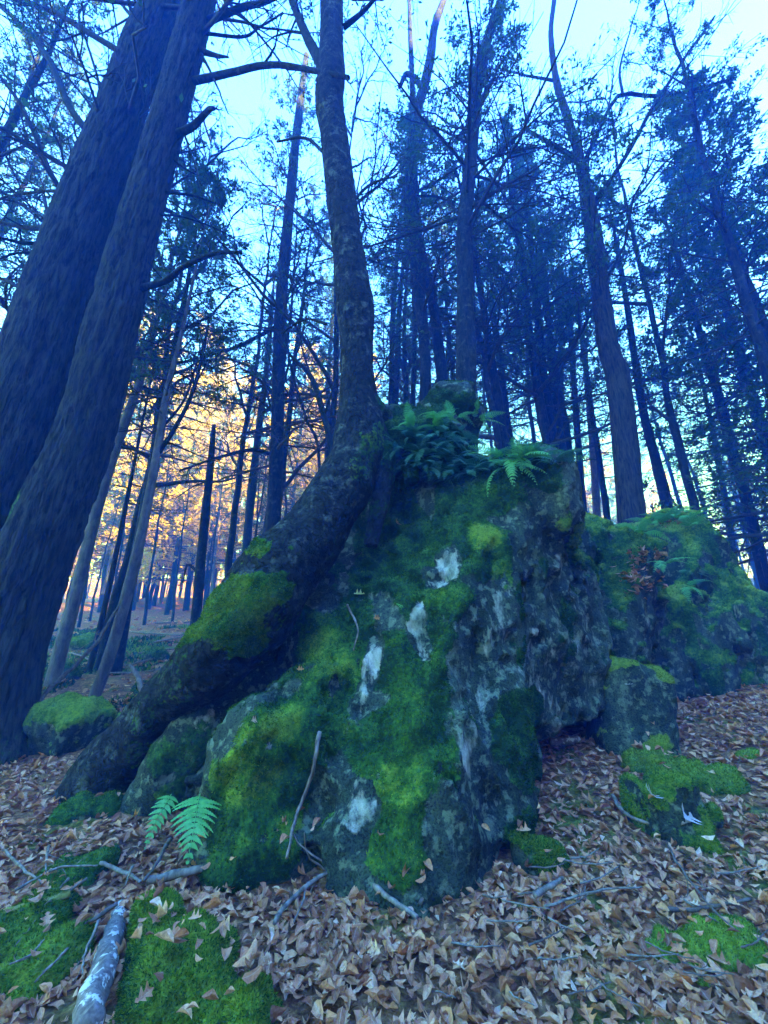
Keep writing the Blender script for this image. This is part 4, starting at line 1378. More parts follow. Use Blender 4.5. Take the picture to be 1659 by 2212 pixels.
TR = [
    # pts, y, label, bark, crown, top, branches
    ([(583, 1260, 35), (592, 1100, 31), (600, 900, 28), (607, 663, 26), (625, 450, 22), (645, 250, 17), (662, 120, 12)], 9.0, "straight dark trunk rising just behind the great root", M_BARK_MID,
     con(20, 5.0, 2.7, 62, dead=0.35, gap=0.25), 20.0, [([(596, 985, 9), (545, 972, 8), (470, 992, 6), (390, 1020, 4)], -1.0), ([(606, 700, 9), (520, 745, 8), (440, 770, 5)], -0.5), ([(597, 860, 7), (560, 820, 6), (520, 795, 4)], 0.4), ([(600, 900, 7), (560, 865, 5), (520, 840, 4)], -0.3)]),
    ([(525, 1260, 19), (550, 1000, 16), (575, 804, 12), (588, 650, 8)], 14.0, "slim trunk standing between the snag and the straight dark trunk", M_BARK_MID, con(17, 6.5, 2.2, 46, dead=0.3), 17.0, []),
    ([(420, 1365, 22), (440, 1150, 19), (455, 1000, 14), (462, 918, 8)], 10.0, "broken dead snag without a crown beyond the great root", M_BARK_MID, None, None, [([(430, 1240, 6), (405, 1220, 5), (395, 1260, 3)], 0.1), ([(450, 1040, 4), (420, 1050, 3), (380, 1075, 2)], 0.3)]),
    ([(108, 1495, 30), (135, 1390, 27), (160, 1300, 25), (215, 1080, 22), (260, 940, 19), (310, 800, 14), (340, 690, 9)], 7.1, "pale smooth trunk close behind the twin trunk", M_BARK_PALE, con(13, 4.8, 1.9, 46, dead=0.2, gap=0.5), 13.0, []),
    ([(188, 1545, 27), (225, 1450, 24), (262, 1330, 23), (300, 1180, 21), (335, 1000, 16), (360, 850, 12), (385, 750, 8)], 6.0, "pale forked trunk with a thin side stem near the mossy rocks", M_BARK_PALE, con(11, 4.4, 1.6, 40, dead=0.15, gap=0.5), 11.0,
     [([(338, 985, 11), (375, 930, 9), (415, 850, 8), (440, 745, 6), (450, 690, 4)], 0.2), ([(345, 930, 6), (400, 860, 5), (430, 760, 3)], 0.4)]),
    ([(186, 1470, 13), (215, 1360, 11), (250, 1200, 10), (290, 1000, 7), (310, 900, 5)], 8.5, "thin dark stem between the two pale trunks", M_BARK_MID, con(9.5, 4.0, 1.3, 30, dead=0.4), 9.5, []),
    ([(712, 1120, 15), (718, 990, 14), (700, 900, 13), (672, 815, 11), (630, 770, 7), (600, 735, 4)], 7.0, "bare sapling arching over behind the great root", M_BARK_MID, None, None, [([(700, 900, 5), (720, 830, 4), (735, 740, 3)], 0.3), ([(672, 815, 5), (650, 730, 4), (660, 650, 2)], 0.2)]),
    ([(690, 1010, 7), (660, 900, 6), (630, 800, 5), (612, 700, 3)], 8.0, "thin bare whip beside the arching sapling", M_BARK_MID, None, None, []),
    ([(845, 960, 14), (846, 800, 12), (850, 664, 11), (862, 500, 8), (872, 400, 6)], 12.0, "first of two thin poles seen above the boulder's saddle", M_BARK_MID, con(18, 8.5, 2.1, 46, dead=0.3), 18.0, []),
    ([(853, 960, 13), (858, 800, 12), (863, 664, 11), (878, 500, 8)], 13.0, "second of two thin poles seen above the boulder's saddle", M_BARK_MID, con(17, 8.0, 2.0, 44, dead=0.3), 17.0, []),
    ([(893, 930, 10), (896, 664, 9), (905, 450, 6)], 16.0, "very thin pole between the twin poles and the winding trunk", M_BARK_MID, con(19, 9, 2.2, 46, dead=0.3), 19.0, []),
    ([(920, 930, 26), (919, 800, 24), (917, 737, 23), (899, 575, 25), (887, 500, 25), (884, 400, 24), (899, 250, 22), (915, 190, 20), (930, 125, 18), (938, 60, 16), (959, 0, 14)], 8.0, "winding dark trunk behind the boulder's mossy knob", M_BARK_MID,
     con(17, 8.5, 2.4, 44, dead=0.1, gap=0.35), 17.0, [([(915, 190, 12), (880, 160, 11), (862, 190, 8)], 0.2), ([(890, 420, 7), (960, 380, 6), (1000, 330, 4)], 0.4)]),
    ([(962, 930, 27), (956, 835, 25), (946, 737, 23), (930, 625, 21), (908, 540, 18), (897, 425, 15), (893, 250, 13), (889, 150, 11), (884, 0, 9)], 8.4, "second stem that crosses the winding trunk", M_BARK_MID, con(17, 9.0, 2.3, 40, dead=0.1, gap=0.3), 17.0, []),
    ([(1012, 1010, 46), (1008, 850, 44), (1006, 700, 40), (1004, 500, 33), (1016, 350, 29), (1030, 175, 25), (1049, 100, 23), (1072, 30, 20), (1084, 0, 18)], 6.0, "thick dark trunk just behind the mossy knob", M_BARK_MID,
     con(16.5, 8.8, 2.9, 46, dead=0.1, gap=0.25), 16.5, [([(1030, 240, 9), (1060, 180, 7), (1100, 110, 4)], 0.3), ([(1004, 480, 8), (960, 430, 6), (900, 420, 4)], 0.5), ([(1000, 640, 7), (960, 600, 5), (940, 540, 3)], 0.4)]),
    ([(1096, 1010, 25), (1089, 963, 23), (1074, 864, 20), (1044, 664, 15), (1022, 525, 11), (1005, 400, 8)], 9.0, "leaning slim trunk beyond the fern ledge", M_BARK_MID, con(17, 8.0, 2.2, 50, dead=0.15, gap=0.5), 17.0, []),
    ([(1196, 1040, 27), (1189, 975, 24), (1169, 889, 20), (1150, 760, 17), (1137, 664, 15), (1127, 550, 13)], 10.0, "straight trunk of a close pair behind the boulder's shoulder", M_BARK_MID, con(20, 7.5, 2.6, 66, dead=0.05, gap=0.55, needle=0.10), 20.0, []),
    ([(1203, 1040, 26), (1187, 900, 21), (1175, 814, 18), (1160, 664, 15), (1150, 560, 12)], 10.6, "other trunk of the close pair behind the boulder's shoulder", M_BARK_MID, con(19, 9, 2.4, 56, dead=0.1, gap=0.45, needle=0.10), 19.0, []),
    ([(1236, 1100, 21), (1229, 1064, 20), (1199, 864, 16), (1182, 664, 13), (1170, 560, 10)], 12.0, "slim trunk past the close pair", M_BARK_MID, con(19, 8.0, 2.4, 56, dead=0.15, gap=0.5), 19.0, []),
    ([(1222, 1010, 9), (1219, 964, 8), (1212, 764, 7), (1206, 640, 5)], 17.0, "hair thin pole deep in the stand", M_BARK_MID, con(17, 7, 1.9, 40, dead=0.4), 17.0, []),
    ([(1264, 1120, 16), (1259, 1089, 15), (1239, 814, 12), (1228, 640, 9)], 15.0, "thin trunk before the yellow lit crowns", M_BARK_MID, con(19, 8, 2.4, 50, dead=0.3), 19.0, []),
    ([(1293, 1140, 18), (1290, 1114, 17), (1280, 964, 14), (1262, 760, 11)], 17.0, "thin trunk, its warm light put into pale bark, next to the thickest trunk of the stand", M_BARK_PALE, con(20, 8, 2.6, 50, dead=0.3), 20.0, []),  # pale bark stands in for warm sunlight on this trunk
    ([(1378, 1200, 58), (1366, 1114, 53), (1347, 914, 48), (1334, 814, 44), (1312, 737, 37), (1280, 500, 32), (1254, 350, 20), (1224, 250, 16), (1202, 175, 13), (1190, 75, 11), (1197, 0, 10)], 7.4, "thick furrowed trunk rising behind the mound of the outcrop", M_BARK_BIG,
     con(15.5, 8.5, 2.4, 54, dead=0.05, gap=0.5, shape='round', needle=0.10), 15.0,
     [([(1258, 360, 11), (1290, 290, 9), (1318, 230, 8), (1345, 203, 8), (1420, 207, 7), (1520, 185, 6), (1575, 165, 4)], -0.4), ([(1282, 440, 11), (1330, 370, 9), (1370, 305, 8), (1400, 245, 8), (1430, 200, 7), (1480, 120, 6), (1540, 30, 4)], -0.8),
      ([(1345, 203, 6), (1340, 150, 5), (1365, 60, 3), (1385, 0, 2)], 0.2), ([(1240, 340, 12), (1180, 305, 9), (1140, 280, 5)], 0.4), ([(1202, 175, 7), (1150, 165, 5), (1090, 150, 3)], 0.3)]),
    ([(1450, 1150, 24), (1442, 1098, 23), (1415, 989, 20), (1385, 864, 16), (1355, 664, 12), (1338, 560, 9)], 11.0, "second trunk back from the outcrop mound", M_BARK_MID, con(18, 7, 2.4, 60, dead=0.1, gap=0.45, needle=0.10), 18.0, []),
    ([(1672, 1320, 25), (1655, 1260, 23), (1615, 1089, 21), (1580, 964, 19), (1540, 814, 16), (1495, 664, 13), (1460, 550, 10)], 11.0, "slim trunk rising beyond the low end of the outcrop", M_BARK_MID, con(17, 7.5, 2.6, 60, dead=0.1, gap=0.45, needle=0.10), 17.0, []),
    ([(1600, 1300, 14), (1595, 1265, 13), (1560, 1040, 11), (1525, 860, 8)], 16.0, "thin trunk next to the slim trunk past the outcrop", M_BARK_MID, con(19, 7, 2.4, 54, dead=0.3), 19.0, []),
    ([(1700, 1200, 15), (1660, 1000, 13), (1610, 790, 11), (1570, 640, 8)], 13.0, "crooked stem beside the dense dark evergreen", M_BARK_MID, con(17, 6, 2.6, 54, dead=0.2, gap=0.12), 17.0, []),
]
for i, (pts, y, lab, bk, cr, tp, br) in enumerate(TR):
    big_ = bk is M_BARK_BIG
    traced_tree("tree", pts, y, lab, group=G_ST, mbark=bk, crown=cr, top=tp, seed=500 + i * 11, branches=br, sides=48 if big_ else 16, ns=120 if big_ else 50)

# --- the rest of the wood: copies of a few grown trees
def stock_tree(kind, seed, H, z0, L0, nb, rbase, bark, foliage, **k):
    """meshes of one tree round its own foot"""
    rg = np.random.default_rng(seed)
    zz = np.linspace(-0.4, H, 26)
    wob = np.cumsum(rg.normal(0, 0.035, (26, 2)), axis=0)
    wob -= wob[0]
    P = np.column_stack([wob, zz])
    r = rbase * np.clip(1.03 - zz / H, 0.05, 2) ** 0.8
    v, t, q = tube(P, r, 9, disp=bark_disp(seed, 0.05, 0.05))
    tm = Geo().add(v, t, q).mesh("trunk", bark)
    wood, leaf = (crown_geo if kind == 'c' else bare_geo)(H=H * 0.99, z0=z0, L0=L0, nb=nb, seed=seed, **(dict(rtop=0.1, **k) if kind == 'c' else k))
    geo_bend(wood, zz, wob)
    wm = wood.mesh("crown", M_TWIG)
    lm = None
    if leaf.n:
        geo_bend(leaf, zz, wob)
        lm = leaf.mesh("foliage", foliage, smooth=False, attr="cover")
    return tm, wm, lm


STOCK = {
    'tall_a': stock_tree('c', 901, 22, 8, 2.8, 76, 0.16, M_BARK_MID, M_NEEDLE, dead=0.15, gap=0.55, leafy=1.8, needle=0.075),
    'tall_b': stock_tree('c', 902, 20, 6.5, 2.6, 72, 0.14, M_BARK_MID, M_NEEDLE, dead=0.15, gap=0.45, leafy=1.8, needle=0.075),
    'tall_c': stock_tree('c', 903, 18, 6, 2.2, 64, 0.13, M_BARK_MID, M_NEEDLE, dead=0.25, gap=0.25),
    'dense': stock_tree('c', 904, 17, 2.0, 3.6, 100, 0.18, M_BARK_MID, M_NEEDLE, dead=0.04, gap=0.8, leafy=1.4, sprig=4, needle=0.13),
    'bare_a': stock_tree('b', 905, 16, 4.5, 4.0, 16, 0.10, M_BARK_MID, M_NEEDLE, leafy=0.14),
    'bare_b': stock_tree('b', 906, 13, 3.0, 3.2, 15, 0.08, M_BARK_MID, M_NEEDLE, leafy=0.12),
    'gold_a': stock_tree('c', 907, 15, 1.6, 2.6, 60, 0.13, M_BARK_MID, M_GOLD, dead=0.03, gap=0.45, needle=0.24, dense=0.8, sprig=3),
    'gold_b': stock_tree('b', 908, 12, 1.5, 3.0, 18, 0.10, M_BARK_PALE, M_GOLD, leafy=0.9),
    'gold_c': stock_tree('c', 909, 18, 3.0, 2.9, 60, 0.15, M_BARK_MID, M_GOLD, dead=0.06, gap=0.4, needle=0.24, dense=0.8, sprig=3),
}
STOCK['pole'] = STOCK['tall_c']
LAB = {
    'pole': ("thin young pole with dead side twigs before the golden slope", "thin poles before the golden slope"),
    'tall_a': ("tall straight conifer with a high needle crown deep in the wood", "tall conifers deep in the wood"),
    'tall_b': ("tall straight conifer with a high needle crown deep in the wood", "tall conifers deep in the wood"),
    'tall_c': ("shorter conifer with dead lower branches deep in the wood", "shorter conifers deep in the wood"),
    'dense': ("dense dark evergreen leafy almost to the ground beside the outcrop", "dense dark evergreens"),
    'bare_a': ("bare slender broadleaf tree with a net of fine twigs", "bare broadleaf trees"),
    'bare_b': ("small bare broadleaf tree with few leaves left", "small bare broadleaf trees"),
    'gold_a': ("golden sunlit tree leafy to the ground on the far slope", "golden trees on the sunlit slope"),
    'gold_b': ("low spreading tree with yellow leaves on the sunlit slope", "yellow leaved trees on the sunlit slope"),
    'gold_c': ("taller golden tree with a clear stem on the sunlit slope", "taller golden trees on the sunlit slope"),
}


def plant(kind, x, y, s=1.0, rz=None, label=None):
    tm, wm, lm = STOCK[kind]
    z = float(ground_z(x, y))
    o = empty("tree", (x, y, z))
    o.rotation_euler = (random.gauss(0, 0.02), random.gauss(0, 0.02), random.uniform(0, 6.28) if rz is None else rz)
    o.scale = (s, s, s)
    for nm, me in (("trunk", tm), ("crown", wm)):
        c = bpy.data.objects.new(nm, me)
        link(c, o)
    if lm is not None:
        link(bpy.data.objects.new("foliage", lm), c)
    tag(o, label or LAB[kind][0], "tree", LAB[kind][1])
    return o


def scatter(kinds, n, ylo, yhi, ulo, uhi, smin_=0.85, smax_=1.15, mind=1.2, pw=1.0):
    got = 0
    for _ in range(n * 30):
        if got >= n:
            break
        y = ylo + (yhi - ylo) * random.random() ** pw
        u = random.uniform(ulo, uhi)
        x = (u - UC) / FPX * (y * CP)
        if any((x - a) ** 2 + (y - b) ** 2 < mind ** 2 for a, b in PLANTED):
            continue
        PLANTED.append((x, y))
        plant(random.choice(kinds), x, y, random.uniform(smin_, smax_))
        got += 1


PLANTED = []


def plant_list(rows):
    for kind, x, y, sc, *lab in rows:
        plant(kind, x, y, sc, None, *lab)
        PLANTED.append((x, y))


plant_list([('dense', 10.2, 8.6, 1.05, "broad dense evergreen, a dark wall of needles past the outcrop's low end"), ('dense', 12.5, 11.5, 1.15, "tallest dense dark evergreen behind the broad one"), 
            ('tall_b', 7.9, 7.2, 0.95), ('bare_a', 4.4, 9.8, 1.15), ('bare_b', 2.6, 8.6, 1.35), ('bare_a', -1.4, 8.8, 1.1), ('bare_b', -2.9, 9.6, 1.2), ('bare_a', -6.8, 6.6, 1.0), ('bare_b', -6.0, 8.8, 1.3), ('bare_a', -4.6, 11.5, 1.15), ('bare_a', 7.8, 9.5, 1.2),
            ('tall_b', -7.8, 8.6, 0.95), ('tall_c', -9.6, 7.0, 1.05), ('tall_a', -1.6, 14.5, 0.95), ('tall_b', 0.6, 12.4, 0.95), ('tall_a', 2.6, 13.5, 0.95), ('tall_b', 4.4, 12.0, 0.9), ('tall_a', 6.6, 12.8, 0.95), ('tall_b', 8.4, 14.5, 1.0), ('tall_b', -3.4, 11.5, 0.9), ('tall_b', -5.2, 8.2, 0.8), ('tall_a', 3.2, 17.0, 1.0), ('tall_a', 7.4, 18.0, 1.0), ('tall_b', -10.5, 12.0, 1.1),
            ('tall_a', 5.2, 15.0, 1.0), ('tall_a', -2.6, 17.5, 1.05), ('tall_c', -8.4, 5.6, 1.1), ('bare_b', -5.4, 5.6, 1.5), ('bare_a', 0.9, 10.6, 1.2), ('tall_b', -12.0, 9.0, 1.1)])
scatter(['tall_a', 'tall_b', 'tall_b', 'tall_c', 'bare_a'], 9, 18, 34, 780, 1700, mind=2.6)
scatter(['tall_a', 'tall_b', 'tall_c', 'bare_b'], 4, 20, 28, -60, 780, mind=2.2)
scatter(['tall_c', 'tall_b', 'gold_c', 'gold_a'], 22, 36, 60, 800, 1760, mind=2.6)
scatter(['gold_a', 'gold_b', 'gold_c', 'gold_c', 'bare_b', 'gold_a'], 56, 27, 44, 40, 800, 1.15, 1.6, mind=1.5)
scatter(['gold_a', 'gold_b', 'gold_c', 'gold_c', 'bare_a'], 44, 48, 95, -120, 830, mind=2.0)
scatter(['gold_a', 'gold_b', 'gold_c', 'bare_a'], 30, 60, 95, 830, 1800, mind=2.6)
scatter(['pole'], 18, 13, 27, 130, 740, 0.42, 0.66, mind=0.9)

# ------------------------------------------------------------------ where the rocks are
RV = np.concatenate([v for v, q in ROCKS.values()])
RU, RVV = project(RV)
RD = RV[:, 1] * CP + (RV[:, 2] - CAM_Z) * SP
HX0, HY0, HS = -4.0, 1.0, 0.04
HM = np.full((400, 220), -9.0)
_i, _j = ((RV[:, 0] - HX0) / HS).astype(int), ((RV[:, 1] - HY0) / HS).astype(int)
_k = (_i >= 0) & (_i < 400) & (_j >= 0) & (_j < 220)
np.maximum.at(HM, (_i[_k], _j[_k]), RV[_k, 2])


def rock_top(x, y):
    i, j = np.clip(((np.asarray(x) - HX0) / HS).astype(int), 0, 399), np.clip(((np.asarray(y) - HY0) / HS).astype(int), 0, 219)
    return HM[i, j]


HL = np.full((400, 220), 99.0)                      # lowest rock surface above the ground, so leaves drift under overhangs
_gz = ground_z(RV[:, 0], RV[:, 1])
_rn = np.concatenate([vnormals(v, q) for v, q in ROCKS.values()])
_k2 = _k & (RV[:, 2] > _gz - 0.03) & (_rn[:, 2] < -0.05)
np.minimum.at(HL, (_i[_k2], _j[_k2]), (RV[:, 2] - _gz)[_k2])


def rock_gap(x, y):
    i, j = np.clip(((np.asarray(x) - HX0) / HS).astype(int), 0, 399), np.clip(((np.asarray(y) - HY0) / HS).astype(int), 0, 219)
    return HL[i, j]


def pick(u, v, rad=10):
    """the rock surface seen at a pixel"""
    m = (np.abs(RU - u) < rad) & (np.abs(RVV - v) < rad)
    if not m.any():
        return pick(u, v, rad * 2) if rad < 90 else on_ground(u, v)
    c = np.where(m)[0]
    return RV[c[np.argmin(RD[c])]].copy()


# ------------------------------------------------------------------ ferns
def pinna_geo(L, wd, seed, teeth=7, curve=0.25):
    """one serrated leaflet along +x from the origin, z up"""
    rg = np.random.default_rng(seed)
    n = teeth * 2 + 1
    t = np.linspace(0, 1, n)
    w = wd * (1 - t) ** 0.75 * (0.55 + 0.45 * np.minimum(t * 6, 1))
    w = w * np.where(np.arange(n) % 2 == 1, 1.0, 0.62)
    x = L * t
    yb = curve * L * t ** 2
    z = -0.12 * L * t ** 2
    mid = np.stack([x, yb, z + 0.0 * t], 1)
    up = np.stack([x + w * 0.35, yb + w, z - w * 0.12], 1)
    dn = np.stack([x + w * 0.35, yb - w, z - w * 0.12], 1)
    V = np.concatenate([mid, up, dn])
    i = np.arange(n - 1)
    Q = np.concatenate([np.stack([i, i + 1, n + i + 1, n + i], 1), np.stack([i + 1, i, 2 * n + i, 2 * n + i + 1], 1)])
    return V, Q


def frond_path(L, droop, n=24):
    t = np.linspace(0, 1, n)
    return np.stack([0 * t, L * t * (1 - 0.25 * droop * t), L * (0.35 * t - (0.35 + droop) * 0.75 * t ** 2)], 1)


def frond_geo(L, droop, pairs, seed, wide=0.34, stalk=0.18, separate=False):
    rg = np.random.default_rng(seed)
    P = frond_path(L, droop)
    rach = tube(P, np.linspace(0.0035, 0.0012, len(P)), 4)
    out = []
    for k in range(pairs):
        t = stalk + (0.985 - stalk) * k / (pairs - 1)
        f = (t - stalk) / (1 - stalk)
        l = L * wide * 0.5 * (math.sin(math.pi * min(1, 0.30 + 0.70 * f)) ** 0.9 * 0.95 + 0.05)
        x = t * (len(P) - 1)
        i = min(int(x), len(P) - 2)
        p = P[i] * (1 - x + i) + P[i + 1] * (x - i)
        T = unit(P[i + 1] - P[i])
        N = unit(np.cross(np.array([1.0, 0, 0]), T))
        for sgn in (1, -1):
            V, Q = pinna_geo(l * rg.uniform(0.9, 1.1), L * 0.036 * rg.uniform(0.9, 1.15) * (0.5 + 0.5 * (1 - f)), seed + k, teeth=7 if separate else 4)
            a = R(rg.uniform(4, 14) + 18 * f)
            X = np.array([1.0, 0, 0]) * sgn * math.cos(a) + T * math.sin(a)
            X = X + np.array([0, 0, -0.18 * rg.random()])
            X = unit(X)
            Y = unit(np.cross(N * sgn, X)) * sgn
            Y = Y if Y.dot(T) > 0 else -Y
            Z = unit(np.cross(X, Y))
            Z = Z if Z.dot(N) > 0 else -Z
            out.append((p, V[:, :1] * X + V[:, 1:2] * Y + V[:, 2:3] * Z, Q))
    return rach, out


FROND_ME = {}
for _m, _mat in (('g', M_FERN), ('b', M_FERN_BLUE)):
    for _k in range(4):
        g = Geo()
        rach, pn = frond_geo(1.0, (0.25, 0.55, 0.8, 0.4)[_k], 15, 640 + _k)
        g.add(*rach)
        for p, V, Q in pn:
            g.add(V + p, None, Q)
        FROND_ME[_m, _k] = g.mesh("frond", _mat)


def fern(p, n, L, label, kind='b', face=None, group=None, seed=0, spread=360, tilt=(-10, 25)):
    rg = np.random.default_rng(seed)
    o = empty("fern", p)
    for i in range(n):
        f = bpy.data.objects.new("frond", FROND_ME[kind, int(rg.integers(4))])
        link(f, o)
        az = rg.uniform(0, 360) if face is None else face + rg.uniform(-spread / 2, spread / 2)
        f.rotation_euler = (R(rg.uniform(*tilt)), R(rg.uniform(-25, 25)), R(az))
        s = L * rg.uniform(0.7, 1.15)
        f.scale = (s * rg.uniform(0.85, 1.2), s, s)
    tag(o, label, "fern", group)
    return o


G_F = "ferns on the boulder's ledge"
LF = [(862, 985), (900, 1000), (935, 985), (960, 1010), (1000, 985), (1030, 1005), (925, 955), (975, 955), (1020, 950), (1060, 985), (1000, 930), (955, 935), (1075, 1000), (895, 965), (915, 1010), (985, 1010), (870, 1005), (890, 1022), (930, 1025), (965, 1030), (1010, 1022)]
for i, (u, v) in enumerate(LF):
    fern(pick(u, v) + np.array([0, 0.0, 0.02]), 8, 0.34, "blue green fern in the dense clump on the boulder's ledge", 'b', 180, G_F, 700 + i, 230, (-25, 25))
for i, (u, v) in enumerate([(940, 920), (990, 905), (1030, 925), (880, 940), (965, 915)]):
    fern(pick(u, v) + np.array([0, 0, 0.03]), 6, 0.34, "dark green fern growing up against the boulder's mossy knob", 'g', 180, "ferns under the mossy knob", 730 + i, 260, (0, 40))
for i, (u, v) in enumerate([(1090, 1010), (1110, 1000), (1085, 990)]):
    fern(pick(u, v) + np.array([0, 0, 0.03]), 7, 0.42, "bright green fern hanging from the end of the boulder's ledge", 'g', 200, "bright ferns at the ledge end", 740 + i, 200, (-25, 25))
for i, (u, v) in enumerate([(1130, 1000), (1165, 995), (1190, 1000), (1150, 990)]):
    fern(pick(u, v) + np.array([0, 0, 0.02]), 6, 0.32, "small fern outlined against the sky on the boulder's shoulder", 'b', None, "ferns on the boulder's shoulder", 750 + i, 360, (5, 45))
for i, (u, v) in enumerate([(1385, 1145), (1410, 1125), (1445, 1112), (1480, 1115), (1505, 1130), (1430, 1118)]):
    fern(pick(u, v), 7, 0.42, "green fern on top of the outcrop's rounded mound", 'g', None, "ferns on the outcrop mound", 760 + i, 360, (5, 40))
fern(pick(1440, 1220), 6, 0.36, "bright fern in the leafy hollow of the outcrop", 'g', 180, None, 770, 200)
fern(pick(1490, 1262), 3, 0.45, "pale drooping fern below the outcrop's leafy hollow", 'g', 190, None, 771, 120)
fern(pick(1475, 1235), 5, 0.34, "dull fern beside the outcrop's leafy hollow", 'b', 180, None, 772, 220)
fern(pick(842, 1295), 2, 0.20, "single small fern frond in the moss of the boulder's face", 'g', 215, None, 773, 30, (-30, -20))


def near_fern():
    """the two bright fronds at the boulder's foot, every leaflet a piece of its own"""
    p0 = on_ground(425, 1800)
    root = empty("fern", p0)
    for path, wide, pairs, seed in (([(432, 1716, 2.72), (427, 1736, 2.64), (418, 1790, 2.50), (404, 1868, 2.42)], 0.70, 12, 801), ([(370, 1716, 2.86), (360, 1733, 2.80), (338, 1772, 2.72), (312, 1836, 2.64)], 0.46, 10, 803)):
        P = resample(np.array([W(*q) for q in path]), 40)
        L = np.linalg.norm(np.diff(P, axis=0), axis=1).sum()
        v, t, q = tube(P, np.linspace(0.004, 0.0012, len(P)), 5)
        fr = Geo().add(v, t, q).obj("frond", M_FERN, root, origin=p0)
        rg = np.random.default_rng(seed)
        toc = unit(np.array([0, 0, CAM_Z]) - P[20])
        for k in range(pairs):
            t_ = 0.10 + 0.88 * k / (pairs - 1)
            f = k / (pairs - 1)
            i = min(int(t_ * 39), 38)
            T = unit(P[i + 1] - P[i])
            l = L * wide * 0.5 * (math.sin(math.pi * min(1, 0.42 + 0.58 * f)) * 0.95 + 0.06)
            for sgn in (1, -1):
                N = unit(toc + np.array([0, 0, 0.35]) + rg.normal(0, 0.12, 3))
                S = unit(np.cross(T, N)) * sgn
                a = R(rg.uniform(8, 16) + 16 * f)
                X = unit(S * math.cos(a) + T * math.sin(a))
                Y = unit(T - X * T.dot(X))
                Zv = unit(np.cross(X, Y))
                Zv = Zv if Zv.dot(N) > 0 else -Zv
                V, Q = pinna_geo(l * rg.uniform(0.92, 1.08), L * 0.072 * (1.05 - 0.6 * f), seed + k, 8, 0.22)
                Geo().add(P[i] + V[:, :1] * X + V[:, 1:2] * Y + V[:, 2:3] * Zv, None, Q).obj("pinna", M_FERN, fr, origin=p0)
    tag(root, "bright green fern with two hanging fronds at the boulder's foot", "fern")


near_fern()


# ------------------------------------------------------------------ leaf litter
def leaf_shape(seed, lobed=False, n=7):
    """one curled dry leaf about 1 unit long in the xy plane"""
    rg = np.random.default_rng(seed)
    t = np.linspace(0, 1, n)
    w = rg.uniform(0.22, 0.36) * np.sin(math.pi * t ** rg.uniform(0.65, 1.05)) ** rg.uniform(0.45, 0.85) * (1 + rg.normal(0, 0.05, n)) + 0.004
    if lobed:
        w = 0.30 * np.sin(math.pi * t ** 0.8) ** 0.8 + 0.004
        w = w * (1 + 0.75 * np.cos(t * math.pi * 6.2 + 0.4)) * 0.95 + 0.02
    ub, ux, tw = rg.uniform(-1.4, 2.0), rg.uniform(-0.6, 0.9), rg.uniform(-1.1, 1.1)
    bow = rg.uniform(-0.25, 0.25)
    if lobed:
        ub, ux, tw, bow = 0.5, 0.3, 0.2, 0.0
    rows = []
    for a, s in enumerate((-1.0, -0.5, 0.0, 0.5, 1.0)):
        x = t - 0.5
        y = w * s
        z = 0.22 * ux * (t - 0.5) ** 2 * 2 + ub * 0.6 * y * y / 0.3 + 0.12 * np.abs(y) * (1 if ub > 0 else -0.5) + tw * 0.5 * y * (t - 0.5) + rg.normal(0, 0.008, n)
        rows.append(np.stack([x, y * (1 - 0.22 * min(abs(ub), 2.2) * abs(s)) + bow * (t - 0.5) ** 2 * 2, z], 1))
    V = np.concatenate(rows)
    i = np.arange(n - 1)
    Q = np.concatenate([np.stack([a * n + i, a * n + i + 1, (a + 1) * n + i + 1, (a + 1) * n + i], 1) for a in range(4)])
    mid = np.repeat(np.abs(np.array([-1, -0.5, 0, 0.5, 1.0])), n)
    return V, Q, mid


LSH = [leaf_shape(820 + k) for k in range(14)]


def light_shape(sh):
    """the same leaf with every second row across left out"""
    V, Q, mid = sh
    n = len(V) // 5
    keep = np.concatenate([a * n + np.array([0, 2, 4, 6]) for a in (0, 2, 4)])
    V2, m2 = V[keep], mid[keep]
    i = np.arange(3)
    Q2 = np.concatenate([np.stack([a * 4 + i, a * 4 + i + 1, (a + 1) * 4 + i + 1, (a + 1) * 4 + i], 1) for a in (0, 1)])
    return V2, Q2, m2


LSL = [light_shape(s) for s in LSH]
LOB = len(LSH)
LSH += [leaf_shape(880 + k, True, 11) for k in range(3)]
LSL += LSL[:3]


def rand_rot(n, rg, tilt):
    az = rg.uniform(0, 2 * math.pi, n)
    tx, ty = rg.normal(0, tilt, n), rg.normal(0, tilt, n)
    M = np.zeros((n, 3, 3))
    cx, sx, cy, sy, cz, sz = np.cos(tx), np.sin(tx), np.cos(ty), np.sin(ty), np.cos(az), np.sin(az)
    M[:, 0, 0], M[:, 0, 1], M[:, 0, 2] = cz * cy, cz * sy * sx - sz * cx, cz * sy * cx + sz * sx
    M[:, 1, 0], M[:, 1, 1], M[:, 1, 2] = sz * cy, sz * sy * sx + cz * cx, sz * sy * cx - cz * sx
    M[:, 2, 0], M[:, 2, 1], M[:, 2, 2] = -sy, cy * sx, cy * cx
    return M


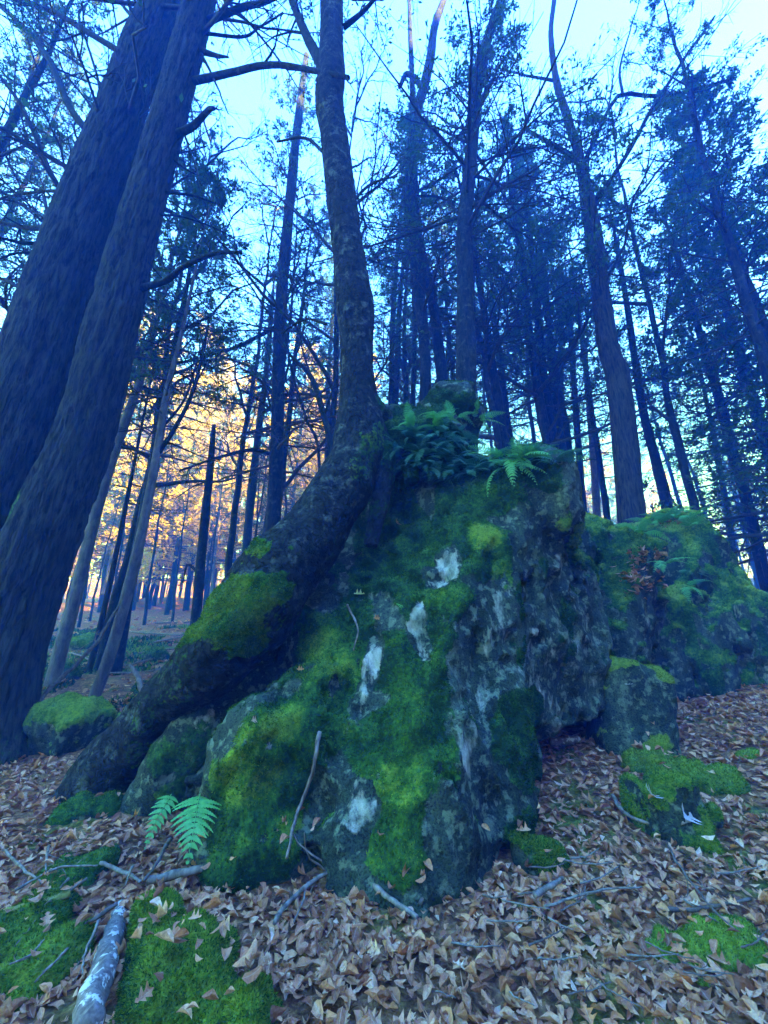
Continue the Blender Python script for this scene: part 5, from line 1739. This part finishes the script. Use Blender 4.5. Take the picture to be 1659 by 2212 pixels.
def litter():
    rg = np.random.default_rng(88)
    pts = []
    for ylo, yhi, dens, s in ((1.35, 3.0, 1050, 0.060), (3.0, 5.2, 540, 0.070), (5.2, 8.0, 170, 0.095), (8.0, 16.0, 34, 0.14), (16.0, 30.0, 4, 0.26)):
        xm = 1.25 * yhi
        n = int(dens * (yhi - ylo) * 2 * xm)
        x, y = rg.uniform(-xm, xm, n), rg.uniform(ylo, yhi, n)
        z = ground_z(x, y)
        u, v = project(np.stack([x, y, z], 1))
        ok = (u > -120) & (u < 1780) & (v < 2330)
        rt = rock_top(x, y)
        ok &= (rt < z + 0.02) | ((rt < z + 0.10) & (rg.random(n) < 0.15)) | ((rock_gap(x, y) > 0.16) & (rock_gap(x, y) < 50))
        # bare mossy breaks in the litter
        br = fbm(np.stack([x, y, 0 * x], 1) * 0.9, 3, 601) + 0.25 * (x < -1.5) * (y > 4.2) + 0.5 * (y > 5.5) * (x < -1)
        ok &= rg.random(n) > sstep(0.35, 0.75, br) * 0.85
        lying = (rt > z) & (rt < z + 0.22) & (rg.random(n) < 0.16) & ~ok & (u > -100) & (u < 1760) & (v < 2330)
        z = np.where(lying, rt + 0.012, z)
        ok |= lying
        pts.append(np.stack([x, y, z, np.full(n, s)], 1)[ok])
    # drifts caught in the outcrop's hollow
    hol = []
    for (u, v), m in (((1390, 1195), 60), ((1370, 1240), 40), ((1400, 1262), 40), ((1430, 1120), 14)):
        for _ in range(m):
            p = pick(u + rg.normal(0, 22), v + rg.normal(0, 9))
            hol.append([*p, 0.085])
    pts = np.concatenate(pts + [np.array(hol)])
    n = len(pts)
    d = np.hypot(pts[:, 0], pts[:, 1])
    u, v = project(pts[:, :3])
    vis = (u > 5) & (u < 1650) & (v < 2195)
    order = np.argsort(np.where(vis, d, 99))
    near, rest = order[:300], order[300:]
    Mr = rand_rot(n, rg, 0.26)
    size = pts[:, 3] * rg.uniform(0.5, 1.35, n)
    lift = np.abs(rg.normal(0.012, 0.014, n)) * np.where(d > 8, 0.5, 1)
    kind = np.where((rg.random(n) < 0.14) & (d < 3.6), rg.integers(LOB, LOB + 3, n), rg.integers(0, LOB, n))
    me = []
    for k, (V, Q, mid) in enumerate(LSH):
        A = np.stack([np.full(len(V), 0.07 * k), np.full(len(V), 0.5), mid], 1)
        me.append(Geo().add(V * 0.082, None, Q, A).mesh("fallen_leaf", M_LEAF, attr="cover"))
    for i in near:
        o = bpy.data.objects.new("fallen_leaf", me[kind[i]])
        mt = Matrix(Mr[i].tolist()).to_4x4()
        o.matrix_world = Matrix.Translation((pts[i, 0], pts[i, 1], pts[i, 2] + lift[i] + 0.02)) @ mt @ Matrix.Diagonal((size[i] / 0.082,) * 3 + (1,))
        link(o)
        tag(o, "curled brown leaf lying loose on the litter before the boulder", "leaf", "loose dry leaves of the litter")
    g = Geo()
    for k in range(len(LSH)):
        for far in (False, True):
            sel = rest[(kind[rest] == k) & ((d[rest] > 2.9) == far)]
            if not len(sel):
                continue
            V, Q, mid = (LSL if far else LSH)[k]
            P = np.einsum('nij,vj->nvi', Mr[sel], V) * size[sel][:, None, None]
            P += pts[sel, None, :3]
            P[:, :, 2] += lift[sel][:, None]
            QQ = (Q[None] + (np.arange(len(sel)) * len(V))[:, None, None]).reshape(-1, 4)
            A = np.stack([np.repeat(rg.random(len(sel)), len(V)), np.full(len(sel) * len(V), 0.5), np.tile(mid, len(sel))], 1)
            g.add(P.reshape(-1, 3), None, QQ, A)
    o = g.obj("leaf_litter", M_LEAF, attr="cover")
    tag(o, "dry brown leaf litter covering the forest floor", "leaf litter", kind="stuff")


litter()


def ground_moss():
    """uncountable low moss between the trunks on the slope"""
    rg = np.random.default_rng(89)
    n = 90000
    x, y = rg.uniform(-14, 1, n), 4.6 + 13 * rg.random(n) ** 1.5
    m = fbm(np.stack([x, y, 0 * x], 1) * 0.9, 3, 611) > 0.05
    m &= (x < -1.2 - 0.1 * (y - 4.6)) | (y > 6.5)
    u, v = project(np.stack([x, y, ground_z(x, y)], 1))
    m &= (u > -80) & (u < 760)
    x, y = x[m][:34000], y[m][:34000]
    P = np.stack([x, y, ground_z(x, y) + 0.01], 1)
    N = np.tile([0, 0, 1.0], (len(P), 1))
    tv, tt = tri_tufts(P, N, 0.03 + 0.0045 * y, rg, 1.0, 0.6)
    tone = np.clip(0.5 + 0.45 * fbm(P * 1.7, 3, 613), 0.05, 1)
    A = np.stack([np.repeat(tone, 3), np.repeat(rg.random(len(P)), 3), np.zeros(3 * len(P))], 1)
    tag(Geo().add(tv, tt, None, A).obj("ground_moss", M_MOSS, smooth=False, attr="cover"), "yellow green moss carpet between the pale trunks", "moss", kind="stuff")


ground_moss()


def oak_leaf(u, v, L, az, label, on=None, m=None, tilt=(0, 0)):
    V, Q, mid = leaf_shape(860, True, 17)
    p = on if on is not None else on_ground(u, v)
    o = Geo().add(V, None, Q, np.stack([0 * mid, 0 * mid, mid], 1)).obj("fallen_leaf", m or M_PALE, attr="cover")
    o.location = p + np.array([0, 0, 0.03])
    o.rotation_euler = (R(tilt[0]), R(tilt[1]), R(az))
    o.scale = (L, L, L)
    tag(o, label, "leaf")


M_PALE = make_plain("bleached leaf", (0.42, 0.44, 0.45), (0.62, 0.64, 0.65), 30, 0.6, 0.2)
M_TAN = make_plain("tan leaf", (0.42, 0.26, 0.15), (0.58, 0.40, 0.26), 40, 0.6, 0.2)
M_ORANGE = make_plain("orange leaf", (0.45, 0.17, 0.05), (0.58, 0.27, 0.09), 40, 0.6, 0.2)
M_YELLOW = make_plain("yellow green leaf", (0.30, 0.36, 0.10), (0.45, 0.48, 0.16), 30, 0.6, 0.3)
oak_leaf(1492, 1765, 0.14, 40, "bleached oak leaf draped over the low mossy rock", pick(1492, 1765), tilt=(50, 0))
oak_leaf(1500, 1785, 0.11, 190, "silvery leaf hanging from the edge of the low mossy rock", pick(1500, 1785), tilt=(60, 10))
oak_leaf(1410, 1722, 0.12, 80, "grey lobed oak leaf leaning on the low mossy rock's side", pick(1405, 1722), tilt=(45, 0))
oak_leaf(1370, 1478, 0.08, 10, "small white leaf on the upright rock's mossy cap", pick(1368, 1478), tilt=(10, 0))
oak_leaf(848, 1130, 0.10, 100, "pinkish brown leaf stuck in the moss above the pale stone patch", pick(848, 1130), M_TAN, (60, 0))
oak_leaf(435, 1885, 0.13, 20, "orange curled leaf beside the green slab's foot", None, M_ORANGE, (30, 20))
oak_leaf(808, 1335, 0.06, 30, "small red brown leaf caught in hanging rootlets on the boulder", pick(808, 1335), M_ORANGE, (60, 0))
oak_leaf(766, 1285, 0.09, 0, "pale green leaf hanging on the boulder's face", pick(766, 1285), M_YELLOW, (40, 0))
oak_leaf(545, 1562, 0.05, 60, "small tan leaf on the green slab", pick(548, 1562), M_TAN, (60, 0))
oak_leaf(640, 1448, 0.05, 10, "red leaf on the boulder under the great root", pick(640, 1448), M_ORANGE, (50, 0))


# ------------------------------------------------------------------ sticks
def stick(pts, w0, w1, label, m=None, where='g', lift=0.0, seed=0, cat="stick", spots=False, fork=0):
    rg = np.random.default_rng(900 + seed)
    P = []
    for q in pts:
        if len(q) == 3:
            P.append(W(*q))
        elif where == 'g':
            P.append(on_ground(*q) + np.array([0, 0, 0.03 + lift]))
        else:
            P.append(pick(*q) + unit(np.array([0, 0, CAM_Z]) - pick(*q)) * 0.02)
    P = np.array(P)
    k = 40 if spots else 24
    r = np.linspace(w0, w1, len(P)) * 0.5 / FPX * np.array([depth_at(p) for p in P])
    pr = resample(np.column_stack([P, r]), k)
    L = np.linalg.norm(np.diff(pr[:, :3], axis=0), axis=1).sum()
    pp = pr[:, :3] + np.cumsum(rg.normal(0, 0.0022 * max(L, 0.3) / 0.5, (k, 3)), axis=0) * np.array([1, 1, 0.5])

    def dsp(Pt, th, s, rr):
        return rr * (0.20 * fbm(Pt * 30, 2, seed) + 0.10 * fbm(Pt * 90, 2, seed + 1))
    v, t, q = tube(pp, np.maximum(pr[:, 3], 0.0022), 12 if spots else 7, disp=dsp)
    c = pp.mean(0)
    g = Geo().add(v, t, q)
    if fork:
        C, cr, CL = spawn(pp[None], pr[None, :, 3], fork, (0.3, 0.95), L * 0.35, (25, 55), 0.05, 0.08, 5, rg)
        v, q = multi_tube(C, np.clip(cr * 0.6, 0.0015, 0.01)[:, None] * np.linspace(1, 0.4, 5)[None, :], 5)
        g.add(v, None, q)
    o = g.obj("fallen_" + cat, m or M_STICK, origin=c)
    o.location = c
    tag(o, label, cat)
    return o


def make_spotted():
    m, t, out = mat("lichen spotted bark")
    k = NT(t)
    co = coords(k)
    n = k.noise(co, 40, 4, 0.6)
    col = k.ramp(n, [(0.35, (0.085, 0.07, 0.06)), (0.65, (0.22, 0.195, 0.17))])
    l_ = k.ramp(k.noise(co, 24, 3, 0.55), [(0.56, 0.0), (0.60, 1.0)])
    col = k.mix(l_, col, (0.52, 0.50, 0.42))
    k.bsdf(out, col, 0.85, k.bump(n, 0.8, 0.006), 0.2)
    return m


M_SPOT = make_spotted()
stick([(262, 1962, 2.42), (240, 2030, 2.18), (212, 2110, 1.93), (175, 2230, 1.66)], 33, 60, "lichen spotted pale log leaning across the moss mound", M_SPOT, seed=1, cat="log", spots=True)
stick([(312, 1946), (390, 1926), (476, 1903)], 17, 14, "short grey stick with cut ends above the moss mound", M_STICK, lift=0.05, seed=2)
stick([(390, 1925, 2.48), (387, 1960, 2.40), (368, 2010, 2.28), (346, 2058, 2.18)], 9, 7, "pale green bent twig hanging over the moss mound", M_STICK, seed=3)
stick([(424, 2128, 2.02), (398, 2180, 1.95), (380, 2222, 1.85)], 8, 7, "pale straight twig lying on the bright moss mound", M_STICK, seed=4)
stick([(210, 1905), (260, 1925), (300, 1945)], 8, 6, "pale twig pointing at the short grey stick", M_STICK, lift=0.05, seed=5)
stick([(360, 1865), (330, 1920), (300, 1960)], 9, 6, "dark thin stick leaning from the fern to the log's end", M_STICK_DARK, lift=0.08, seed=6)
stick([(245, 2005), (190, 2045), (110, 2085), (40, 2130)], 9, 6, "long brown twig crossing the twig littered hummock", M_STICK_DARK, lift=0.06, seed=7)
stick([(-10, 2052), (50, 2030), (130, 2000)], 22, 14, "yellow green mossy stick on the twig littered hummock", make_plain("mossy stick", (0.16, 0.18, 0.03), (0.30, 0.30, 0.09), 40), lift=0.09, seed=8)
for i, q in enumerate([[(135, 1960), (80, 2030), (0, 2130)], [(80, 2110), (40, 2150), (0, 2170)], [(95, 1880), (85, 1940)], [(280, 1930), (262, 1975)], [(130, 2130), (60, 2210)], [(0, 1890), (60, 1960), (110, 2000)], [(175, 1960), (110, 2010), (20, 2045)], [(200, 2060), (170, 2140), (165, 2190)], [(20, 1985), (110, 1935), (200, 1925)]]):
    o = stick(q, 6, 3, "thin twig in the tangle on the twig littered hummock", M_STICK, lift=0.08, seed=20 + i, cat="twig", fork=2)
    o["group"] = "twigs on the hummock"
stick([(697, 1578), (690, 1640), (665, 1715), (640, 1770), (612, 1838)], 9, 6, "thin pale stick leaning on the boulder's face beside the green slab", M_STICK, where='r', seed=9)
stick([(757, 1298), (760, 1345), (762, 1402)], 5, 3, "thin rootlet hanging from the pale green leaf", M_STICK, where='r', seed=10, cat="twig")
stick([(805, 1845), (770, 1880), (720, 1915), (660, 1960), (610, 2015), (585, 2060)], 7, 10, "forked pale branch lying on the leaf heap before the boulder", M_STICK, lift=0.05, seed=11, cat="branch", fork=4)
stick([(800, 1940), (840, 1975), (900, 2015)], 12, 9, "stout pale stick running from the boulder's nose", M_STICK, lift=0.03, seed=12)
stick([(1000, 1925), (940, 1945), (915, 1985)], 14, 8, "grey root end curving out beside the boulder's nose", M_STICK_DARK, lift=0.02, seed=13)
stick([(1158, 1975), (1200, 1950), (1220, 1937)], 13, 8, "short broken pale stick in the open litter", M_STICK, lift=0.04, seed=14)
stick([(1328, 1745), (1345, 1775), (1375, 1798), (1420, 1812)], 9, 6, "white curved stick at the low mossy rock's foot", M_STICK, lift=0.04, seed=15)
stick([(1180, 1995), (1280, 1965), (1390, 1950)], 6, 3, "long thin twig across the open litter", M_STICK, lift=0.03, seed=16, cat="twig", fork=3)
stick([(1530, 1860, 2.75), (1528, 1930, 2.62), (1522, 2010, 2.50)], 6, 5, "upright dark sapling stem in the open litter", M_STICK_DARK, seed=17, cat="twig", fork=3)
stick([(1450, 1870), (1500, 1960), (1560, 2040), (1600, 2080)], 5, 4, "long dark whip behind the long low moss cushion", M_STICK_DARK, lift=0.06, seed=18, cat="twig", fork=3)
stick([(1440, 2010), (1530, 2000), (1640, 1985)], 9, 6, "dark stick lying along the long low moss cushion", M_STICK_DARK, lift=0.04, seed=19)
stick([(1190, 1625), (1220, 1622), (1250, 1618)], 18, 16, "stub of birch bark by the boulder's cave", M_SPOT, lift=0.05, seed=31)
stick([(48, 1562, 4.5), (110, 1490, 4.9), (190, 1400, 5.4), (250, 1300, 5.9)], 12, 5, "long dark dead branch slanting up beside the twin trunk", M_STICK_DARK, seed=32, cat="branch", fork=4)
stick([(310, 1500, 4.2), (295, 1465, 4.3), (277, 1437, 4.35)], 14, 8, "forked stub sticking up behind the great root", M_STICK_DARK, seed=33, fork=2)
for i, q in enumerate([[(200, 1465), (300, 1462), (345, 1455)], [(330, 1395), (400, 1380)], [(300, 1418), (430, 1400)], [(250, 1450), (330, 1430)], [(160, 1420), (260, 1415)], [(120, 1400), (200, 1440)], [(280, 1370), (390, 1375)], [(330, 1350), (420, 1345)]]):
    o = stick(q, 4, 3, "fallen pole lying among the pale trunks on the mossy slope", M_STICK, lift=0.05, seed=40 + i, cat="stick", fork=2)
    o["group"] = "fallen poles on the mossy slope"
for i in range(26):
    rg_ = np.random.default_rng(950 + i)
    u, v = rg_.uniform(900, 1650), rg_.uniform(1860, 2200)
    a = rg_.uniform(-0.6, 0.6)
    l = rg_.uniform(50, 140)
    o = stick([(u, v), (u + l * 0.5 * math.cos(a), v + l * 0.5 * math.sin(a) + 5), (u + l * math.cos(a), v + l * math.sin(a))], 4, 2, "thin dry twig lying in the open leaf litter", M_STICK if i % 2 else M_STICK_DARK, lift=0.03, seed=60 + i, cat="twig", fork=2)
    o["group"] = "twigs in the open litter"

# ------------------------------------------------------------------ haze: added blue volume in place of the lens's blue veil
def haze():
    lo, hi = np.array([-152.0, -132.0, -6.0]), np.array([152.0, 172.0, 62.0])
    V = np.array([[(hi if (i >> a) & 1 else lo)[a] for a in range(3)] for i in range(8)])
    Q = [[0, 2, 3, 1], [4, 5, 7, 6], [0, 1, 5, 4], [2, 6, 7, 3], [0, 4, 6, 2], [1, 3, 7, 5]]
    m, t, out = mat("blue haze")
    pv = t.nodes.new('ShaderNodeVolumePrincipled')
    pv.inputs['Color'].default_value = (0.01, 0.17, 1.0, 1)
    pv.inputs['Density'].default_value = HAZE
    pv.inputs['Absorption Color'].default_value = (1, 1, 1, 1)
    pv.inputs['Anisotropy'].default_value = 0.1
    t.links.new(pv.outputs[0], out.inputs['Volume'])
    o = Geo().add(V, None, Q).obj("haze", m, smooth=False)
    tag(o, "added blue haze filling the whole wood in place of lens veil", "haze", kind="stuff")


HAZE = 0.023
haze()
